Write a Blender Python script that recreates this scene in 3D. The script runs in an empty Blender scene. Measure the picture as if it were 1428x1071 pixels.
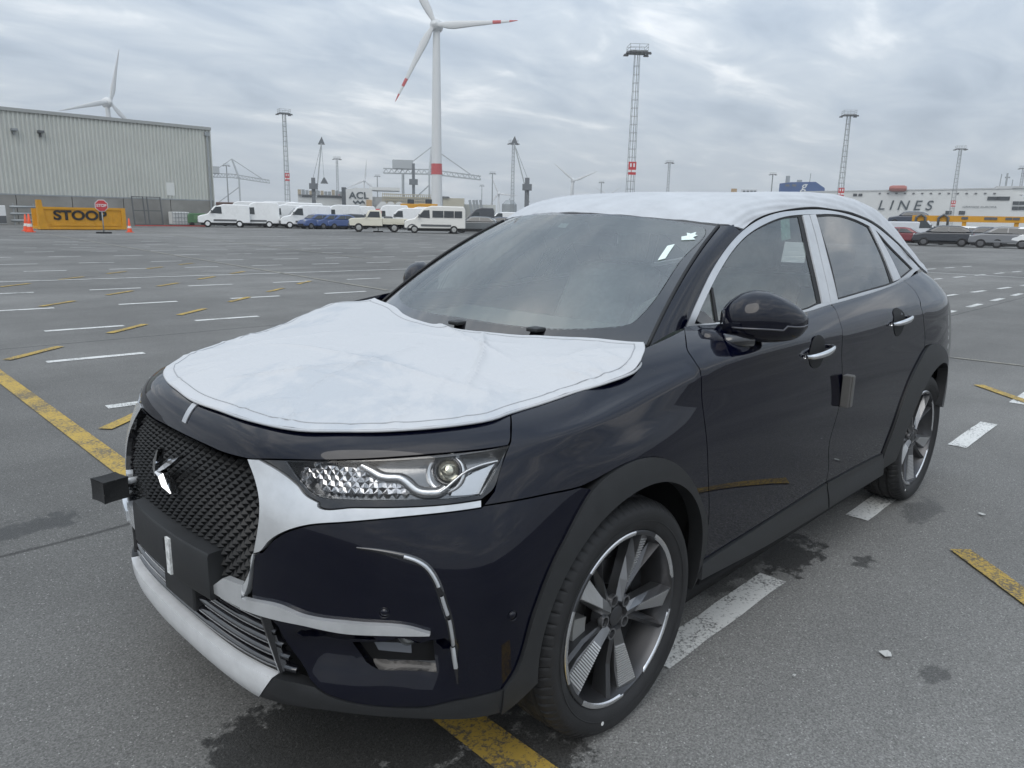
import bpy, math, random
import numpy as np
from mathutils import Vector, Matrix
from mathutils.geometry import delaunay_2d_cdt

random.seed(7); rng=np.random.default_rng(7)
scene=bpy.context.scene; col=scene.collection
pi=math.pi; rad=math.radians
# ------------------------------------------------------------------ camera
# world: x runs along the car from its front axle to the rear, y away from the camera's side, z up, metres
CAMP=np.array([-1.6622,-2.0391,1.4814]); YAW,PIT,ROL=.8045,.2172,.0207; FPX=1046.07
def cam_axes():
    f=np.array([math.sin(YAW)*math.cos(PIT),math.cos(YAW)*math.cos(PIT),-math.sin(PIT)])
    r=np.array([math.cos(YAW),-math.sin(YAW),0.]); u=np.cross(r,f)
    c,s=math.cos(ROL),math.sin(ROL)
    return c*r+s*u,-s*r+c*u,f
CR,CU,CF=cam_axes()
cd=bpy.data.cameras.new('camera'); cam=bpy.data.objects.new('camera',cd); col.objects.link(cam)
cd.sensor_width=36; cd.lens=36*FPX/1428; cd.clip_end=9000; cd.clip_start=.05
m=Matrix.Identity(4)
for i in range(3): m[i][0],m[i][1],m[i][2],m[i][3]=CR[i],CU[i],-CF[i],CAMP[i]
cam.matrix_world=m; scene.camera=cam
# ------------------------------------------------------------------ sky, sun, exposure
SUN_EL,SUN_AZ=rad(46),rad(247)
wd=bpy.data.worlds.new('World'); scene.world=wd; wd.use_nodes=True
nt=wd.node_tree; nt.nodes.clear()
def N(tree,typ,**kw):
    n=tree.nodes.new(typ)
    for k,v in kw.items():
        if k.startswith('i_'): n.inputs[k[2:].replace('_',' ')].default_value=v
        else: setattr(n,k,v)
    return n
def LK(tree,a,b): tree.links.new(a,b)
def math_node(t,op,a,b=None,clamp=False):
    n=t.nodes.new('ShaderNodeMath'); n.operation=op; n.use_clamp=clamp
    for i,x in enumerate((a,b)):
        if x is None: continue
        if hasattr(x,'links'): t.links.new(x,n.inputs[i])
        else: n.inputs[i].default_value=x
    return n.outputs[0]
out=N(nt,'ShaderNodeOutputWorld'); bg=N(nt,'ShaderNodeBackground'); LK(nt,bg.outputs[0],out.inputs[0])
sky=N(nt,'ShaderNodeTexSky',sky_type='NISHITA',sun_disc=False,sun_elevation=SUN_EL,sun_rotation=SUN_AZ,dust_density=3.0)
tc=N(nt,'ShaderNodeTexCoord'); sx=N(nt,'ShaderNodeSeparateXYZ'); LK(nt,tc.outputs['Generated'],sx.inputs[0])
zz=math_node(nt,'ADD',math_node(nt,'MAXIMUM',sx.outputs[2],0.0),.16)
cx=math_node(nt,'DIVIDE',sx.outputs[0],zz); cy=math_node(nt,'DIVIDE',sx.outputs[1],zz)
cb=N(nt,'ShaderNodeCombineXYZ'); LK(nt,cx,cb.inputs[0]); LK(nt,cy,cb.inputs[1])
mp=N(nt,'ShaderNodeMapping'); mp.inputs['Rotation'].default_value=(0,0,.9); mp.inputs['Scale'].default_value=(.75,1.25,1); LK(nt,cb.outputs[0],mp.inputs[0])
n1=N(nt,'ShaderNodeTexNoise',i_Scale=.75,i_Detail=7.0,i_Roughness=.56,i_Distortion=.35); LK(nt,mp.outputs[0],n1.inputs[0])
n2=N(nt,'ShaderNodeTexNoise',i_Scale=2.6,i_Detail=6.0,i_Roughness=.55,i_Distortion=.6); LK(nt,mp.outputs[0],n2.inputs[0])
mixn=math_node(nt,'ADD',math_node(nt,'MULTIPLY',n1.outputs[0],.60),math_node(nt,'MULTIPLY',n2.outputs[0],.40))
cr=N(nt,'ShaderNodeValToRGB'); LK(nt,mixn,cr.inputs[0])
e=cr.color_ramp.elements; e[0].position=.34; e[0].color=(.31,.385,.485,1); e[1].position=.64; e[1].color=(1.12,1.14,1.15,1)
k=e.new(.45); k.color=(.475,.555,.655,1)
k=e.new(.53); k.color=(.62,.69,.765,1)
hz=math_node(nt,'POWER',math_node(nt,'SUBTRACT',1.0,math_node(nt,'MAXIMUM',sx.outputs[2],0.0)),9.0)
mh=N(nt,'ShaderNodeMix',data_type='RGBA'); LK(nt,math_node(nt,'MULTIPLY',hz,.62),mh.inputs[0]); LK(nt,cr.outputs[0],mh.inputs[6]); mh.inputs[7].default_value=(.72,.765,.80,1)
ms=N(nt,'ShaderNodeMix',data_type='RGBA',blend_type='MIX'); ms.inputs[0].default_value=.92
sc=N(nt,'ShaderNodeVectorMath',operation='SCALE'); sc.inputs[3].default_value=.09; LK(nt,sky.outputs[0],sc.inputs[0])
LK(nt,sc.outputs[0],ms.inputs[6]); LK(nt,mh.outputs[2],ms.inputs[7])
# an overcast sky brightens from the horizon to the zenith
gz=N(nt,'ShaderNodeVectorMath',operation='SCALE'); LK(nt,ms.outputs[2],gz.inputs[0]); LK(nt,math_node(nt,'ADD',.84,math_node(nt,'MULTIPLY',math_node(nt,'MAXIMUM',sx.outputs[2],0.0),1.25)),gz.inputs[3])
LK(nt,gz.outputs[0],bg.inputs[0]); bg.inputs[1].default_value=1.0
sd=bpy.data.lights.new('sun','SUN'); sd.energy=.9; sd.angle=rad(42); sd.color=(1,.955,.89)
so=bpy.data.objects.new('sun',sd); col.objects.link(so)
dv=Vector((math.sin(SUN_AZ)*math.cos(SUN_EL),math.cos(SUN_AZ)*math.cos(SUN_EL),math.sin(SUN_EL)))
so.rotation_euler=dv.to_track_quat('Z','Y').to_euler()
scene.view_settings.view_transform='Standard'; scene.view_settings.look='None'; scene.view_settings.exposure=0.11; scene.view_settings.gamma=1
scene.render.engine='CYCLES'; scene.render.resolution_x=1024; scene.render.resolution_y=768

# ------------------------------------------------------------------ materials
MAT={}
def mat(name,c=(.5,.5,.5),rough=.5,metal=0.,coat=0.,spec=.5,var=0.,vs=8.,bump=0.,bs=60.,trans=0.,emit=None,coatr=.03,ior=1.5,var2=None):
    if name in MAT: return MAT[name]
    M=bpy.data.materials.new(name); M.use_nodes=True; t=M.node_tree; b=t.nodes['Principled BSDF']
    b.inputs['Base Color'].default_value=(*c,1); b.inputs['Roughness'].default_value=rough; b.inputs['Metallic'].default_value=metal
    b.inputs['Coat Weight'].default_value=coat; b.inputs['Coat Roughness'].default_value=coatr; b.inputs['Specular IOR Level'].default_value=spec
    b.inputs['Transmission Weight'].default_value=trans; b.inputs['IOR'].default_value=ior
    if emit: b.inputs['Emission Color'].default_value=(*emit[:3],1); b.inputs['Emission Strength'].default_value=emit[3]
    tcn=N(t,'ShaderNodeTexCoord')
    if var:
        n=N(t,'ShaderNodeTexNoise',i_Scale=vs,i_Detail=5.0,i_Roughness=.6); LK(t,tcn.outputs['Object'],n.inputs[0])
        r=N(t,'ShaderNodeMapRange'); r.inputs[1].default_value=.3; r.inputs[2].default_value=.7; LK(t,n.outputs[0],r.inputs[0])
        mx=N(t,'ShaderNodeMix',data_type='RGBA'); LK(t,r.outputs[0],mx.inputs[0])
        mx.inputs[6].default_value=(*[max(0,x*(1-var)) for x in c],1); mx.inputs[7].default_value=(*(var2 or [min(1,x*(1+var)) for x in c]),1)
        LK(t,mx.outputs[2],b.inputs['Base Color'])
        rr=N(t,'ShaderNodeMapRange'); rr.inputs[3].default_value=max(0,rough-.06); rr.inputs[4].default_value=min(1,rough+.06); LK(t,n.outputs[0],rr.inputs[0]); LK(t,rr.outputs[0],b.inputs['Roughness'])
    if bump:
        n=N(t,'ShaderNodeTexNoise',i_Scale=bs,i_Detail=4.0); LK(t,tcn.outputs['Object'],n.inputs[0])
        bp=N(t,'ShaderNodeBump'); bp.inputs['Strength'].default_value=bump; bp.inputs['Distance'].default_value=.01; LK(t,n.outputs[0],bp.inputs['Height']); LK(t,bp.outputs[0],b.inputs['Normal'])
    MAT[name]=M; return M
def glass(name,tint,refl=1.0,rough=.02,veil=0.,ior=1.75):
    """thin tinted pane: tinted see-through plus fresnel reflection"""
    if name in MAT: return MAT[name]
    M=bpy.data.materials.new(name); M.use_nodes=True; t=M.node_tree; t.nodes.clear()
    o=N(t,'ShaderNodeOutputMaterial'); tr=N(t,'ShaderNodeBsdfTransparent'); tr.inputs[0].default_value=(*tint,1)
    gl=N(t,'ShaderNodeBsdfGlossy'); gl.inputs['Roughness'].default_value=rough; gl.inputs[0].default_value=(refl,refl,refl,1)
    fr=N(t,'ShaderNodeFresnel'); fr.inputs[0].default_value=ior
    mx=N(t,'ShaderNodeMixShader'); LK(t,fr.outputs[0],mx.inputs[0]); LK(t,tr.outputs[0],mx.inputs[1]); LK(t,gl.outputs[0],mx.inputs[2])
    if veil:  # diffuse pale layer puts the hazy brightness of reflections into the pane
        df=N(t,'ShaderNodeBsdfDiffuse'); df.inputs[0].default_value=(.62,.72,.70,1); tn=N(t,'ShaderNodeTexCoord'); nz=N(t,'ShaderNodeTexNoise',i_Scale=2.5,i_Detail=4.); LK(t,tn.outputs['Object'],nz.inputs[0])
        m2=N(t,'ShaderNodeMixShader'); LK(t,math_node(t,'MULTIPLY',nz.outputs[0],veil*2),m2.inputs[0]); LK(t,mx.outputs[0],m2.inputs[1]); LK(t,df.outputs[0],m2.inputs[2]); mx=m2
    LK(t,mx.outputs[0],o.inputs[0])
    MAT[name]=M; return M
# ------------------------------------------------------------------ objects
def tag(o,label=None,cat=None,group=None,kind=None):
    if label: o['label']=label
    if cat: o['category']=cat
    if group: o['group']=group
    if kind: o['kind']=kind
    return o
def empty(name,loc=(0,0,0),rz=0,parent=None):
    o=bpy.data.objects.new(name,None); col.objects.link(o); o.location=loc; o.rotation_euler=(0,0,rz); o.empty_display_size=.1
    if parent: o.parent=parent
    return o
def mesh_obj(name,verts,faces,material,parent=None,smooth=False,mats=None,mi=None):
    me=bpy.data.meshes.new(name); me.from_pydata([tuple(map(float,v)) for v in verts],[],[tuple(f) for f in faces]); me.update()
    for x in (mats or [material]): me.materials.append(x)
    if mi is not None: me.polygons.foreach_set('material_index',mi)
    if smooth is True: me.polygons.foreach_set('use_smooth',[True]*len(me.polygons))
    o=bpy.data.objects.new(name,me); col.objects.link(o)
    if parent: o.parent=parent
    return o
def share(o,name,parent,loc=None,rz=None):
    c=bpy.data.objects.new(name,o.data); col.objects.link(c); c.parent=parent
    if loc is not None: c.location=loc
    if rz is not None: c.rotation_euler=(0,0,rz)
    return c
def copy_tree(o,parent=None):
    c=o.copy(); col.objects.link(c); c.parent=parent
    for ch in o.children: copy_tree(ch,c)
    return c
class MB:
    """collects simple solids into one mesh"""
    def __init__(s): s.v=[];s.f=[];s.m=[]
    def add(s,v,f,m=0):
        b=len(s.v); s.v+=[tuple(x) for x in v]; s.f+=[tuple(i+b for i in q) for q in f]; s.m+=[m]*len(f); return s
    def box(s,x0,x1,y0,y1,z0,z1,m=0):
        return s.add([(x0,y0,z0),(x1,y0,z0),(x1,y1,z0),(x0,y1,z0),(x0,y0,z1),(x1,y0,z1),(x1,y1,z1),(x0,y1,z1)],
            [(0,3,2,1),(4,5,6,7),(0,1,5,4),(1,2,6,5),(2,3,7,6),(3,0,4,7)],m)
    def bar(s,a,b,w,h=None,m=0,up=(0,0,1)):
        a=Vector(a);b=Vector(b); d=(b-a).normalized(); u=Vector(up)
        if abs(d.dot(u))>.98: u=Vector((1,0,0))
        r=d.cross(u).normalized(); u=r.cross(d); h=h or w
        q=[]
        for p in (a,b):
            for sx_,sy_ in ((-1,-1),(1,-1),(1,1),(-1,1)): q.append(p+r*sx_*w/2+u*sy_*h/2)
        return s.add(q,[(0,3,2,1),(4,5,6,7),(0,1,5,4),(1,2,6,5),(2,3,7,6),(3,0,4,7)],m)
    def tube(s,pts,rs,n=10,m=0,cap=True):
        pts=[Vector(p) for p in pts]; rs=[rs]*len(pts) if np.isscalar(rs) else rs
        b=len(s.v); prev=None
        for i,p in enumerate(pts):
            d=(pts[min(i+1,len(pts)-1)]-pts[max(i-1,0)]).normalized()
            if prev is None:
                u=Vector((0,0,1)) if abs(d.z)<.9 else Vector((1,0,0)); r=d.cross(u).normalized()
            else: r=(prev-d*prev.dot(d)).normalized()
            prev=r; u=r.cross(d)
            for k in range(n):
                t=2*pi*k/n; s.v.append(tuple(p+(r*math.cos(t)+u*math.sin(t))*rs[i]))
        for i in range(len(pts)-1):
            for k in range(n):
                s.f.append((b+i*n+k,b+i*n+(k+1)%n,b+(i+1)*n+(k+1)%n,b+(i+1)*n+k)); s.m.append(m)
        if cap:
            s.f.append(tuple(b+k for k in range(n))[::-1]); s.m.append(m)
            s.f.append(tuple(b+(len(pts)-1)*n+k for k in range(n))); s.m.append(m)
        return s
    def prism(s,poly,axis,a,b,m=0):
        """polygon extruded along an axis (0 x,1 y,2 z); poly holds the other two coordinates in order"""
        n=len(poly); V=[]
        for h in (a,b):
            for p in poly:
                q=list(p); q.insert(axis,h); V.append(q)
        F=[tuple(range(n))[::-1],tuple(range(n,2*n))]+[(i,(i+1)%n,n+(i+1)%n,n+i) for i in range(n)]
        return s.add(V,F,m)
    def rev(s,prof,n=48,c=(0,0,0),axis=1,m=0,mf=None):
        """revolve (r,h) about axis through c"""
        b=len(s.v); k=len(prof)
        for j in range(n):
            t=2*pi*j/n
            for r,h in prof:
                p=[r*math.cos(t),r*math.sin(t)]; p.insert(axis,h); s.v.append((p[0]+c[0],p[1]+c[1],p[2]+c[2]))
        for j in range(n):
            for i in range(k-1):
                s.f.append((b+j*k+i,b+((j+1)%n)*k+i,b+((j+1)%n)*k+i+1,b+j*k+i+1)); s.m.append(mf[i] if mf else m)
        return s
    def build(s,name,material,parent=None,smooth=False,bevel=0,auto=None):
        mats=material if isinstance(material,(list,tuple)) else [material]
        o=mesh_obj(name,s.v,s.f,None,parent,smooth=bool(smooth),mats=mats,mi=s.m)
        if bevel:
            b=o.modifiers.new('bevel','BEVEL'); b.width=bevel; b.segments=2; b.limit_method='ANGLE'; b.angle_limit=rad(35); b.harden_normals=False
        if auto is not None:
            o.data.polygons.foreach_set('use_smooth',[True]*len(o.data.polygons))
            o.data.set_sharp_from_angle(angle=rad(auto))
        return o

# ------------------------------------------------------------------ free-form surfaces
# rows bottom->top ; each: 8 front columns (x,y,z) then side columns
FR=[ # (x,y) per col 0..7, z per col (scalar or list)
 ([(-.84,0),(-.835,.2),(-.80,.4),(-.73,.55),(-.64,.68),(-.55,.77),(-.45,.83),(-.28,.87)],.20),
 ([(-.895,0),(-.89,.22),(-.865,.43),(-.80,.58),(-.715,.70),(-.60,.82),(-.49,.895),(-.28,.925)],.29),
 ([(-.90,0),(-.895,.22),(-.87,.43),(-.81,.59),(-.72,.72),(-.61,.83),(-.49,.905),(-.28,.935)],.40),
 ([(-.905,0),(-.90,.22),(-.875,.43),(-.81,.60),(-.71,.74),(-.595,.845),(-.47,.91),(-.27,.94)],.52),
 ([(-.905,0),(-.897,.22),(-.87,.43),(-.80,.60),(-.695,.74),(-.575,.845),(-.45,.908),(-.26,.942)],.65),
 ([(-.895,0),(-.885,.22),(-.855,.42),(-.785,.59),(-.67,.725),(-.545,.825),(-.42,.89),(-.25,.933)],.77),
 ([(-.865,0),(-.857,.21),(-.83,.40),(-.76,.565),(-.645,.70),(-.515,.80),(-.385,.862),(-.23,.908)],[.86,.86,.86,.862,.866,.872,.88,.89]),
 ([(-.84,0),(-.834,.20),(-.812,.38),(-.74,.55),(-.615,.68),(-.475,.78),(-.345,.838),(-.19,.875)],[.925,.925,.925,.927,.932,.94,.95,.965]),
 ([(-.795,0),(-.79,.19),(-.762,.36),(-.685,.515),(-.56,.64),(-.41,.73),(-.275,.785),(-.14,.82)],[.972,.972,.97,.972,.978,.988,1.0,1.02]),
 ([(-.70,0),(-.69,.17),(-.66,.32),(-.59,.45),(-.47,.56),(-.33,.645),(-.20,.70),(-.09,.74)],[1.0,1.0,.998,.998,1.0,1.01,1.022,1.04]),
]
ZS=dict( # side columns: x list per row may shift
 x=[0,.35,.8,1.35,1.9,2.35,2.738,3.1,3.35],
 z=[[.22]*9,[.30]*9,[.42]*9,[.56]*9,[.70]*9,
    [.83]*9,
    [.915,.94,.95,.95,.95,.95,.95,.95,.95],
    [.99,1.045,1.06,1.065,1.07,1.08,1.085,1.085,1.08],
    [1.055,1.10,1.125,1.135,1.15,1.17,1.185,1.185,1.18],
    [1.075,1.14,1.158,1.17,1.19,1.215,1.24,1.24,1.23]],
 y=[[.85,.83,.83,.83,.83,.83,.83,.80,.74],
    [.915,.893,.888,.888,.89,.90,.90,.875,.80],
    [.94,.915,.910,.910,.914,.925,.938,.90,.82],
    [.953,.934,.930,.931,.934,.944,.953,.907,.825],
    [.957,.944,.941,.942,.943,.949,.957,.908,.825],
    [.953,.941,.939,.940,.941,.946,.954,.905,.82],
    [.928,.922,.922,.926,.928,.932,.938,.892,.805],
    [.875,.895,.905,.911,.911,.908,.902,.865,.77],
    [.80,.835,.848,.862,.862,.85,.83,.79,.715],
    [.73,.735,.758,.808,.815,.80,.77,.72,.64]])
TAIL=[(3.5,.65),(3.6,.35),(3.63,0)]
def build():
    g=np.zeros((10,20,3))
    for j in range(10):
        xy,z=FR[j]
        for i in range(8):
            g[j,i]=(*xy[i], z if np.isscalar(z) else z[i])
        sh=[-.06,0,.0,.0,0,0,-.01,-.04,-.09,-.15][j]
        for k in range(9):
            x=ZS['x'][k]+ (sh if k==8 else sh*.4 if k==7 else 0)
            g[j,8+k]=(x,ZS['y'][j][k],ZS['z'][j][k])
        for k in range(3):
            x,y=TAIL[k]; g[j,17+k]=(x+sh*1.6,y*(.95 if j>7 else 1),ZS['z'][j][8])
    return g
def pad(c):
    # c rows x cols x 3 -> padded control net with mirrored u ends & extrapolated v
    M=np.array([1,-1,1.])
    c=np.concatenate([c[:,1:2]*M,c,c[:,-2:-1]*M],1)
    return np.concatenate([2*c[:1]-c[1:2],c,2*c[-1:]-c[-2:-1]],0)
def bas(t):
    return np.stack([(1-t)**3,3*t**3-6*t**2+4,-3*t**3+3*t**2+3*t+1,t**3],-1)/6
def ev(cp,u,v):
    u=np.asarray(u,float);v=np.asarray(v,float)
    nu=cp.shape[1]-3; nv=cp.shape[0]-3
    i=np.clip(np.floor(u).astype(int),0,nu-1); j=np.clip(np.floor(v).astype(int),0,nv-1)
    bu=bas(u-i); bv=bas(v-j)
    out=np.zeros(u.shape+(3,))
    for a in range(4):
        for b in range(4):
            out+=(bv[...,a]*bu[...,b])[...,None]*cp[j+a,i+b]
    return out
G0=build()
def solve(D,it=3):
    c=D.copy(); U,V=np.meshgrid(np.arange(D.shape[1]),np.arange(D.shape[0]))
    for _ in range(it): c=c+(D-ev(pad(c),U,V))
    return pad(c)
CP=solve(G0)
NU,NV=19,9
def sst(a,b,x):
    t=np.clip((x-a)/(b-a),0,1); return t*t*(3-2*t)
def disp(u,v):
    """outward offset: shoulder crease and the hollow round the fog lamp"""
    d=v-7.08
    env=sst(5.2,7.5,u)*(1-.75*sst(10.2,11.3,u))+.75*sst(11.6,12.8,u)*(1-sst(14.2,15.2,u))-.0
    env=np.clip(env,0,1)
    a=np.where(d>0,np.exp(-np.maximum(d,0)/.30),1-sst(0,.95,-d))*.015*env
    w=sst(2.35,3.0,u)*(1-sst(4.75,5.15,u))
    h=sst(1.25,2.75,v)*(1-sst(2.70,2.88,v))
    return a-.05*w*h
def base(u,v):
    au=np.abs(u); q=ev(CP,au,v); q[...,1]*=-np.where(u<0,-1.,1.); return q
def nrm(f,u,v,e=2e-3):
    a=f(u+e,v)-f(u-e,v); b=f(u,v+e)-f(u,v-e)
    n=np.cross(a,b); return n/np.maximum(np.linalg.norm(n,axis=-1,keepdims=True),1e-12)
def P(u,v):
    """near (left) side: y negative"""
    u=np.asarray(u,float);v=np.asarray(v,float)
    return base(u,v)+nrm(base,u,v)*disp(np.abs(u),v)[...,None]
# bonnet height field (thin-plate spline through section points)
def _tps_fit(p,z,lam=1e-4):
    d=np.linalg.norm(p[:,None]-p[None],axis=-1); K=np.where(d>0,d*d*np.log(np.maximum(d,1e-9)),0)+lam*np.eye(len(p))
    Q=np.concatenate([np.ones((len(p),1)),p],1); A=np.block([[K,Q],[Q.T,np.zeros((3,3))]])
    return np.linalg.solve(A,np.concatenate([z,np.zeros(3)]))
_hp=[]
for _r in (8,9):
    for _i in range(0,10): _hp.append(tuple(G0[_r,_i]))
_hp+=[(-.55,0,1.035),(-.3,0,1.064),(0,0,1.090),(.25,0,1.10),(-.4,.35,1.042),(-.1,.45,1.07),(.2,.5,1.10),(.3,.70,1.115)]
_hp=np.array(_hp); _hm=_hp[_hp[:,1]>0]*np.array([1,-1,1]); HPT=np.concatenate([_hp,_hm])
HW=_tps_fit(HPT[:,:2],HPT[:,2])
def H(x,y):
    x=np.asarray(x,float);y=np.asarray(y,float); o=HW[-3]+HW[-2]*x+HW[-1]*y
    for (px,py),w in zip(HPT[:,:2],HW[:-3]):
        d2=(x-px)**2+(y-py)**2; o=o+w*.5*d2*np.log(np.maximum(d2,1e-14))
    return o

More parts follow.
